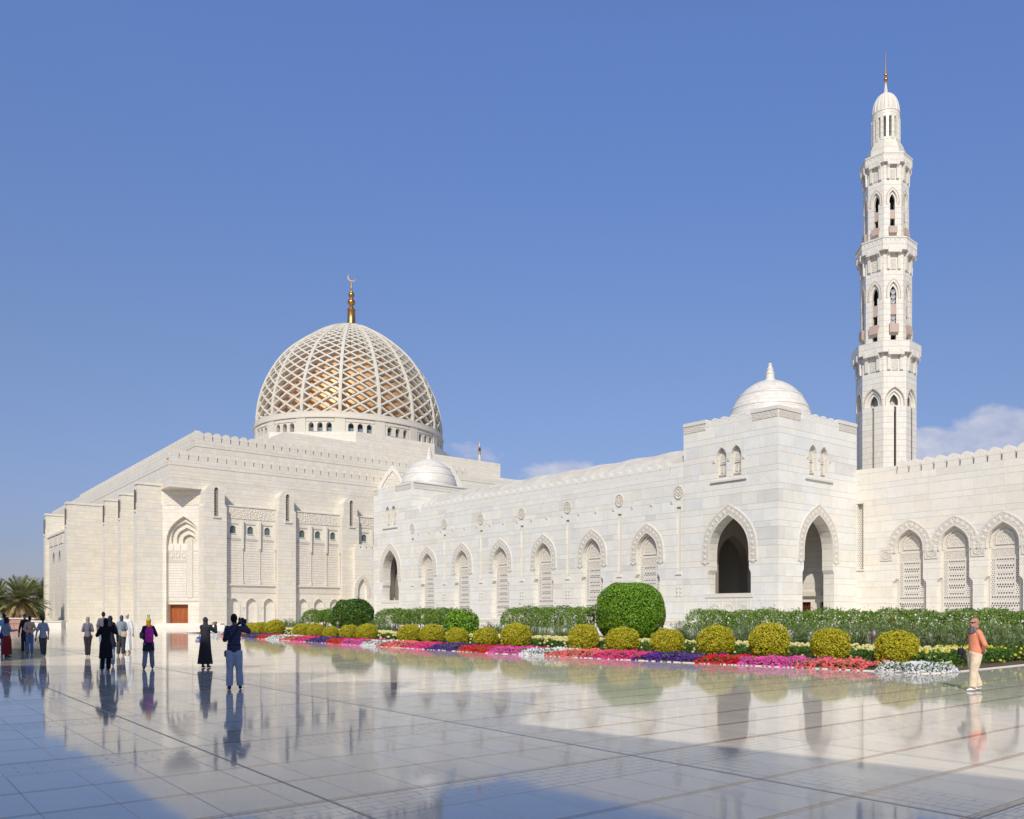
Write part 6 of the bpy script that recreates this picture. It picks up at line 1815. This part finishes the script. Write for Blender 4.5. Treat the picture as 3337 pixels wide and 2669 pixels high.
def striped():
    m, t = newmat('striped_cloth'); tc = t.n('ShaderNodeTexCoord').outputs['Object']; sp = t.n('ShaderNodeSeparateXYZ'); t.l(tc, sp.inputs[0])
    b_ = t.math('LESS_THAN', t.math('FRACT', t.math('MULTIPLY', sp.outputs[2], 22)), .45); t.out(t.mix(b_, (.35,.38,.45), (.08,.09,.15)), .8, .15); return m
def dotted(name, base, dot):
    m, t = newmat(name); tc = t.n('ShaderNodeTexCoord').outputs['Object']; vo = t.n('ShaderNodeTexVoronoi'); vo.inputs['Scale'].default_value = 34; t.l(tc, vo.inputs['Vector'])
    t.out(t.mix(t.math('LESS_THAN', vo.outputs['Distance'], .32), base, dot), .8, .15); return m
def box_part(r, Mx, name, x0, x1, y0, y1, z0, z1, mat, H=1):
    m = MB(); m.ball(((x0+x1)/2,(y0+y1)/2,(z0+z1)/2), ((x1-x0)/2,(y1-y0)/2,(z1-z0)/2), 12, 8)
    # squared-off bag shape
    c = Vector(((x0+x1)/2,(y0+y1)/2,(z0+z1)/2)); hs = Vector(((x1-x0)/2,(y1-y0)/2,(z1-z0)/2)); vv = []
    for p in m.v:
        q = Vector(p)-c; n = [q[i]/hs[i] for i in range(3)]; n = [math.copysign(abs(a)**.55, a) for a in n]; vv.append(tuple(c[i]+n[i]*hs[i]*.97 for i in range(3)))
    m.v = vv; return raw_obj(m, name, mat, r, Mx)
def bag(label, cat, name, owner, box, col, strap=None, parts=None):
    """a carried thing stands alone at top level"""
    M0 = W[owner.name]; c = M0 @ Vector(((box[0]+box[1])/2,(box[2]+box[3])/2,box[4]))
    t_ = thing(name, label, cat, tuple(c), 0); 
    box_part(t_, M0, 'body', *box, cloth(name+'_%d%d%d' % tuple(int(99*q) for q in col), col))
    if strap: 
        m = MB(); m.tube(strap[0], strap[1], 6); raw_obj(m, 'strap', cloth('strap_dark', (.02,.02,.025)) if len(strap) < 3 else cloth('strap_c', strap[2]), t_, M0)
    if parts: parts(t_, M0)
    return t_
def camera_thing(owner, p, label, size=1.0, lens=True, phone=False):
    M0 = W[owner.name]; c = M0 @ Vector(p); t_ = thing('phone' if phone else 'camera', label, 'phone' if phone else 'camera', tuple(c), 0); Mx = M0 @ Matrix.Translation(p)
    s = size; m = MB(); m.box(-.07*s,.07*s,-.035*s if not phone else -.008,.035*s if not phone else .008,-.045*s,.045*s)
    m.build('body', cloth('camera_black', (.015,.015,.017)), t_, Mx)
    if not phone:
        m = MB(); m.tube([(0,.03*s,0),(0,.10*s,0),(0,.17*s,0)], [.036*s,.036*s,.042*s], 14); m.build('lens', cloth('camera_black', (.015,.015,.017)), t_, Mx)
        m = MB(); m.box(-.028*s,.028*s,-.03*s,.03*s,.045*s,.07*s); m.build('viewfinder', cloth('camera_black', (.015,.015,.017)), t_, Mx)
    else:
        m = MB(); m.box(-.06*s,.06*s,-.0095,-.0085,-.036*s,.036*s); m.build('screen', M_GLASS, t_, Mx)
    return t_
UP = {'L': ((-.12,.10,.72), (-.035,.15,.865)), 'R': ((.17,.10,.72), (.075,.16,.86))}
NAVY, BLK = (.016,.018,.035), (.008,.008,.010)
# man photographing, nearest figure
pA = person(763, 2247, 1.73, 'man seen from behind in dark plaid shirt and grey blue trousers raising a large camera', 0, 'dark',
    arms={'L': ((-.13,.06,.66), (.03,.16,.83)), 'R': ((.205,.06,.765), (.105,.15,.885))}, legs={'L': ((-.06,.0,.27), (-.065,-.01,.045)), 'R': ((.07,.0,.27), (.085,.0,.045))}, look=(.0,-25), build=1.04,
    clothes=(('shirt', (.02,.03,.1), {'hem': .52, 'loose': .012, 'material': plaid()}), ('trousers', (.27,.31,.38), {'add': .008, 'flare': .013, 'waist': .595}), ('belt', (.02,.015,.012)), ('hair', (.010,.009,.009))))
camera_thing(pA, (.10*1.73, .19*1.73, .895*1.73), 'large black camera with long lens raised by the man in plaid shirt', 1.25)
def lensbag(t_, M0): pass
bag('black camera pouch on a strap at the hip of the man in plaid shirt', 'camera bag', 'camera_pouch', pA, (-.245,-.14,-.02,.12,.74,.90), (.012,.012,.014), ([(-.15,.02,.88),(-.12,-.11,1.15),(.02,-.125,1.28),(.10,-.09,1.42),(.07,.0,1.47)], [.02,.022,.024,.022,.02]))
# woman in black abaya taking a picture
pB = person(670, 2176, 1.62, 'woman in long black abaya and dark headscarf holding up a phone', -25, 'tan',
    arms={'L': ((-.11,.09,.70), (.03,.20,.83)), 'R': ((.185,.09,.71), (.12,.20,.84))}, look=(.0,-20), build=1.0,
    clothes=(('abaya', (.022,.021,.026), {'hem': .075, 'flare': .055, 'sway': -.01}), ('scarf', (.035,.030,.040), {'drop': .80})), shoes=(.08,.04,.03))
camera_thing(pB, (.075*1.62, .245*1.62, .88*1.62), 'small dark phone held up by the woman in the black abaya', .8, phone=True)
bag('blue and white shoulder bag on the left hip of the woman in black abaya', 'bag', 'shoulder_bag', pB, (-.30,-.12,-.12,.03,.80,1.0), (.05,.10,.36), ([(-.20,-.04,1.0),(-.155,-.06,1.18),(-.13,-.03,1.30)], [.012]*3),
    lambda t_, M0: box_part(t_, M0, 'white_panel', -.32, -.16, -.145, -.06, .80, .93, cloth('bag_white', (.65,.66,.70))))
# woman with magenta backpack
pC = person(484, 2181, 1.60, 'woman in orange headscarf, dark tunic and grey trousers wearing a magenta backpack', 6, 'tan',
    arms={'L': ((-.14,-.01,.66), (-.10,.09,.60)), 'R': ((.165,.03,.66), (.13,.12,.74))}, legs={'L': ((-.065,.02,.28), (-.095,-.035,.045)), 'R': ((.07,.03,.28), (.09,.06,.045))},
    clothes=(('tunic', (.020,.020,.035), {'hem': .36, 'flare': .02, 'loose': .013}), ('trousers', (.16,.19,.25), {'add': .010}), ('scarf', (.60,.30,.02), {'drop': .815, 'wrap': .06})), shoes=(.02,.02,.02))
def bp_parts(t_, M0):
    for sg in (-1, 1):
        m = MB(); m.tube([(sg*.06,-.16,1.30),(sg*.10,-.10,1.36),(sg*.11,.02,1.34)], [.022,.024,.022], 6, flat=.4); raw_obj(m, 'strap', cloth('strap_pink', (.62,.05,.30)), t_, M0)
    m = MB(); m.tube([(-.10,-.285,1.0),(-.06,-.295,1.05),(.06,-.295,1.04),(.11,-.28,.93)], [.007]*4, 5); raw_obj(m, 'zip', cloth('zip_olive', (.35,.25,.05)), t_, M0)
bag('magenta backpack on the back of the woman in orange headscarf', 'backpack', 'backpack', pC, (-.15,.15,-.28,-.12,.82,1.30), (.50,.03,.30), None, bp_parts)
bag('dark grey round bag at the left side of the backpack woman', 'bag', 'shoulder_bag', pC, (-.31,-.16,-.10,.0,.95,1.16), (.08,.09,.12), ([(-.22,-.05,1.16),(-.16,-.04,1.25)], [.01,.01]))
# group of five
pD = person(345, 2189, 1.60, 'figure in wide black cloak and trousers taking a picture, centre of the group', 4, 'dark',
    arms={'L': ((-.17,.02,.68), (-.12,.12,.70)), 'R': ((.21,.08,.72), (.155,.15,.86))}, legs={'L': ((-.06,.0,.27), (-.075,-.01,.045)), 'R': ((.06,.0,.27), (.05,-.01,.045))}, build=1.08,
    clothes=(('coat', BLK, {'hem': .25, 'flare': .022, 'loose': .014, 'add': .012}), ('trousers', (.010,.010,.012), {'add': .006, 'flare': .014}), ('scarf', BLK, {'drop': .74, 'wrap': .10, 'open': False})), shoes=(.30,.03,.05))
camera_thing(pD, (.13*1.6, .19*1.6, .885*1.6), 'small black camera held up by the figure in the black cloak', .8)
person(359, 2172, 1.66, 'woman in navy headscarf mostly hidden behind the black cloaked figure', 0, 'tan', clothes=(('coat', NAVY, {'hem': .38, 'flare': .03}), ('trousers', (.26,.30,.36)), ('scarf', (.015,.017,.04), {'drop': .78})), shoes=(.5,.5,.55))
person(337, 2131, 1.80, 'tall man in grey T-shirt and blue jeans seen from behind left of the cloaked figure', 0, 'tan',
    clothes=(('shirt', (.085,.085,.105), {'sleeve': .45, 'hem': .46, 'loose': .014}), ('trousers', (.13,.19,.27)), ('hair', (.012,.010,.009))), build=1.08)
pE = person(286, 2141, 1.60, 'woman in patterned beige headscarf, grey top and black leggings left of the group', 0, 'tan', arms={'L': ((-.14,-.01,.65), (-.10,.08,.64)), 'R': ((.14,-.01,.65), (.10,.08,.64))},
    legs={'L': ((-.035,.0,.27), (-.028,-.005,.045)), 'R': ((.035,.0,.27), (.025,-.005,.045))},
    clothes=(('sweater', (.105,.10,.125), {'hem': .50}), ('trousers', (.020,.016,.022), {'add': .008, 'flare': .008}), ('scarf', (.3,.28,.25), {'drop': .80, 'wrap': .05, 'material': dotted('patterned_scarf', (.22,.20,.17), (.50,.48,.44))})), shoes=(.35,.33,.32))
bag('small brown handbag at the right hip of the woman in patterned headscarf', 'handbag', 'handbag', pE, (.11,.21,-.08,.04,.72,.88), (.08,.02,.02), ([(.15,-.03,.88),(.05,-.11,1.1),(-.09,-.07,1.32)], [.008]*3))
pF = person(396, 2137, 1.66, 'woman in white-dotted navy headscarf and grey shirt with dark trousers', 0, 'tan', legs={'L': ((-.07,.0,.27), (-.085,-.01,.045)), 'R': ((.05,.0,.27), (.04,-.01,.045))}, build=1.05,
    arms={'L': ((-.14,.0,.66), (-.11,.08,.62)), 'R': ((.14,.0,.66), (.10,.10,.60))},
    clothes=(('sweater', (.16,.19,.23), {'hem': .50, 'add': .016}), ('trousers', (.030,.032,.04), {'add': .014}), ('scarf', NAVY, {'drop': .83, 'wrap': .05, 'material': dotted('dotted_navy_scarf', (.012,.016,.06), (.40,.42,.5))})), shoes=(.25,.12,.08))
bag('beige shoulder bag hanging at the back of the woman in dotted headscarf', 'bag', 'shoulder_bag', pF, (-.02,.24,-.20,-.09,.76,1.0), (.34,.27,.15), ([(.05,-.13,1.0),(-.03,-.12,1.2),(-.08,-.06,1.38)], [.01]*3))
person(414, 2128, 1.74, 'man in long white robe and white cap behind the woman in dotted headscarf', -20, 'light', clothes=(('robe', (.68,.68,.72), {'hem': .07, 'flare': .015}), ('cap', (.45,.50,.56))), shoes=(.25,.15,.1))
# left group
person(140, 2140, 1.60, 'youth in blue-grey T-shirt, dark trousers and white cap walking away', 0, 'dark', arms={'L': ((-.16,-.02,.63), (-.19,.02,.47)), 'R': ((.145,.0,.63), (.14,.05,.49))},
    legs={'L': ((-.035,.0,.27), (-.015,-.06,.075)), 'R': ((.05,.03,.27), (.045,.02,.045))}, clothes=(('shirt', (.17,.19,.27), {'sleeve': .45, 'hem': .47, 'loose': .012}), ('trousers', (.045,.04,.045)), ('cap', (.42,.40,.45)), ('hair', (.02,.015,.015))), shoes=(.05,.22,.12))
person(97, 2133, 1.62, 'man in beige pullover and blue jeans with hands clasped behind his back', 0, 'dark', arms={'L': ((-.155,-.07,.66), (-.02,-.10,.555)), 'R': ((.155,-.07,.66), (.02,-.10,.56))},
    clothes=(('sweater', (.38,.27,.19), {'hem': .50, 'add': .016, 'loose': .014}), ('trousers', (.08,.13,.27), {'add': .006}), ('hair', (.010,.008,.008))), shoes=(.08,.07,.06))
person(81, 2128, 1.72, 'man in black jacket and dark blue cap standing beside the man in beige pullover', 20, 'tan', clothes=(('coat', (.012,.011,.014), {'hem': .49}), ('trousers', (.015,.014,.02)), ('cap', (.06,.07,.20), {'brim': 1})), shoes=(.04,.12,.05))
pG = person(22, 2141, 1.58, 'woman in dark headscarf, striped sleeves and long dark red skirt at the far left', -75, 'tan', arms={'L': ((-.12,.04,.66), (-.06,.15,.67)), 'R': ((.13,.05,.66), (.06,.17,.66))}, look=(0,-10),
    clothes=(('sweater', (.2,.2,.25), {'hem': .52, 'material': striped()}), ('skirt', (.17,.012,.012), {'hem': .06, 'flare': .025}), ('scarf', (.030,.008,.018), {'drop': .70, 'wrap': .075})), shoes=(.05,.015,.02))
bag('blue and yellow bag hanging beside the dark red skirt', 'bag', 'shoulder_bag', pG, (-.17,-.07,-.26,-.08,.72,.95), (.02,.03,.16), ([(-.12,-.16,.95),(-.09,-.1,1.15),(-.06,-.02,1.3)], [.01]*3), lambda t_, M0: box_part(t_, M0, 'yellow_pocket', -.185, -.15, -.24, -.12, .72, .83, cloth('bag_yellow', (.42,.30,.03))))
person(13, 2120, 1.72, 'person in pale denim shirt and black cap behind the woman in red skirt', 15, 'tan', clothes=(('shirt', (.16,.27,.44), {'hem': .45}), ('trousers', (.10,.13,.2)), ('cap', (.012,.012,.014), {'brim': 1}), ('hair', (.012,.01,.01))))
person(6, 2099, 1.66, 'worker in yellow high-visibility jacket and teal cap cut by the left edge', 160, 'tan', clothes=(('coat', (.65,.72,.22), {'hem': .46}), ('trousers', (.45,.46,.35)), ('cap', (.02,.22,.28))), shoes=(.02,.03,.08))
# woman in coral on the right
pH = person(3176, 2251, 1.64, 'woman in coral long-sleeved top, beige trousers and pink-green headscarf with sunglasses walking by the bed', 122, 'light',
    arms={'L': ((-.155,-.055,.64), (-.03,-.105,.555)), 'R': ((.155,-.055,.64), (.03,-.115,.565))}, legs={'L': ((-.04,.035,.27), (-.04,.05,.045)), 'R': ((.04,-.01,.27), (.04,-.085,.052))}, look=(0,12), build=1.10,
    clothes=(('sweater', (.62,.20,.12), {'hem': .50, 'loose': .010}), ('trousers', (.52,.43,.31), {'add': .012, 'flare': .018}), ('scarf', (.5,.3,.25), {'drop': .79, 'wrap': .085, 'material': dotted('rose_olive_scarf', (.50,.22,.17), (.13,.13,.05))})), shoes=(.75,.73,.72))
def shades(owner):
    H = 1.64; Mx = W[owner.name]; Rl = Matrix.Rotation(math.radians(12), 4, 'Z'); fv = Rl @ Vector((0,1,0)); fs = Rl @ Vector((1,0,0)); hc = Vector((0,.008,.928)); m = MB()
    for sg in (-1, 1): m.ball(S3(hc+fv*.049+fs*sg*.019+Vector((0,0,.006)), H), (.017*H,.010*H,.012*H), 8, 6)
    m.tube([S3(hc+fv*.046+fs*.036+Vector((0,0,.008)),H), S3(hc+fv*.0+fs*.047+Vector((0,0,.004)),H)], .004*H, 5); m.tube([S3(hc+fv*.046-fs*.036+Vector((0,0,.008)),H), S3(hc-fs*.047+Vector((0,0,.004)),H)], .004*H, 5)
    raw_obj(m, 'sunglasses', cloth('glasses', (.01,.01,.012)), owner, Mx)
shades(pH)
bag('small black bag with jacket hanging from the arm of the woman in coral', 'handbag', 'handbag', pH, (.03,.16,.20,.34,.80,.96), (.012,.013,.02), ([(.10,.24,.95),(.12,.16,1.12),(.13,.05,1.25)], [.012]*3), lambda t_, M0: box_part(t_, M0, 'flap', .05, .15, .16, .25, .70, .92, cloth('flap', (.02,.02,.035))))
m = MB(); H = 1.64
m.tube([S3((0,.0,.875),H), S3((0,.004,.845),H), S3((0,.008,.81),H), S3((0,.02,.765),H)], [(.048*H,.052*H),(.072*H,.062*H),(.098*H,.074*H),(.075*H,.078*H)], 16)
sh_ = remesh(m, .012, 3); raw_obj(sh_, 'shawl', dotted('grey_shawl', (.10,.09,.09), (.34,.30,.28)), pH, W[pH.name])
# head with red scarf behind the hedge
person(2907, 2131, 1.62, 'head in red and orange scarf just showing over the long hedge', 0, 'tan', dpt=50, clothes=(('coat', (.15,.03,.03), {'hem': .4}), ('trousers', (.1,.1,.1)), ('scarf', (.55,.03,.03), {'drop': .80})))
bpy.data.objects['person'].name
# ================================================================== separate countable pieces that were drawn in one mesh
def split_pieces(o, tol=.03):
    me = o.data; n = len(me.vertices); par = list(range(n))
    def find(a):
        while par[a] != a: par[a] = par[par[a]]; a = par[a]
        return a
    for e in me.edges:
        a, b_ = find(e.vertices[0]), find(e.vertices[1])
        if a != b_: par[a] = b_
    comps = {}
    for v in range(n): comps.setdefault(find(v), []).append(v)
    if len(comps) < 2: return
    co = [v.co for v in me.vertices]; keys = list(comps); bb_ = []
    for k in keys:
        P = [co[v] for v in comps[k]]; bb_.append([(min(p[i] for p in P)-tol, max(p[i] for p in P)+tol) for i in range(3)])
    g = list(range(len(keys)))
    def gf(a):
        while g[a] != a: g[a] = g[g[a]]; a = g[a]
        return a
    for i in range(len(keys)):
        for j in range(i+1, len(keys)):
            if all(bb_[i][k][0] <= bb_[j][k][1] and bb_[j][k][0] <= bb_[i][k][1] for k in range(3)): g[gf(i)] = gf(j)
    groups = {}
    for i, k in enumerate(keys): groups.setdefault(gf(i), set()).update(comps[k])
    if len(groups) < 2 or len(groups) > 40: return
    uvs = me.uv_layers[0].data if me.uv_layers else None
    base = o.name.split('.')[0]; first = True
    polys = [(tuple(p.vertices), p.use_smooth, [tuple(uvs[l].uv) for l in p.loop_indices] if uvs else None) for p in me.polygons]
    for vs_ in groups.values():
        idx = {v: i for i, v in enumerate(sorted(vs_))}
        F_ = [(tuple(idx[v] for v in f), s, u) for f, s, u in polys if f[0] in idx]
        m2 = bpy.data.meshes.new(base); m2.from_pydata([co[v].copy() for v in sorted(vs_)], [], [f for f, _, _ in F_])
        m2.polygons.foreach_set('use_smooth', [s for _, s, _ in F_])
        if uvs:
            l = m2.uv_layers.new(name='UVMap'); flat = [c for _, _, u in F_ for q in u for c in q]; l.data.foreach_set('uv', flat)
        for m in me.materials: m2.materials.append(m)
        if first: new = o; keep = m2; first = False
        else:
            c = o.copy(); c.data = m2; COL.objects.link(c); c.parent = o.parent; c.matrix_basis = o.matrix_basis
    o.data = keep
for o in list(bpy.data.objects):
    if o.type == 'MESH' and o.name.split('.')[0] in ('slot_sill','tracery','rosette','corbels','side_lattice','window_box','patterned_field','bead_band','pier','frieze','stud','sill','string_course','pane','corbel','jamb','coping','carving','base','ledge','post','grille_bar','branches_pair','parapet_panels','lattice','side_wall','vaulted') and not o.children:
        split_pieces(o)
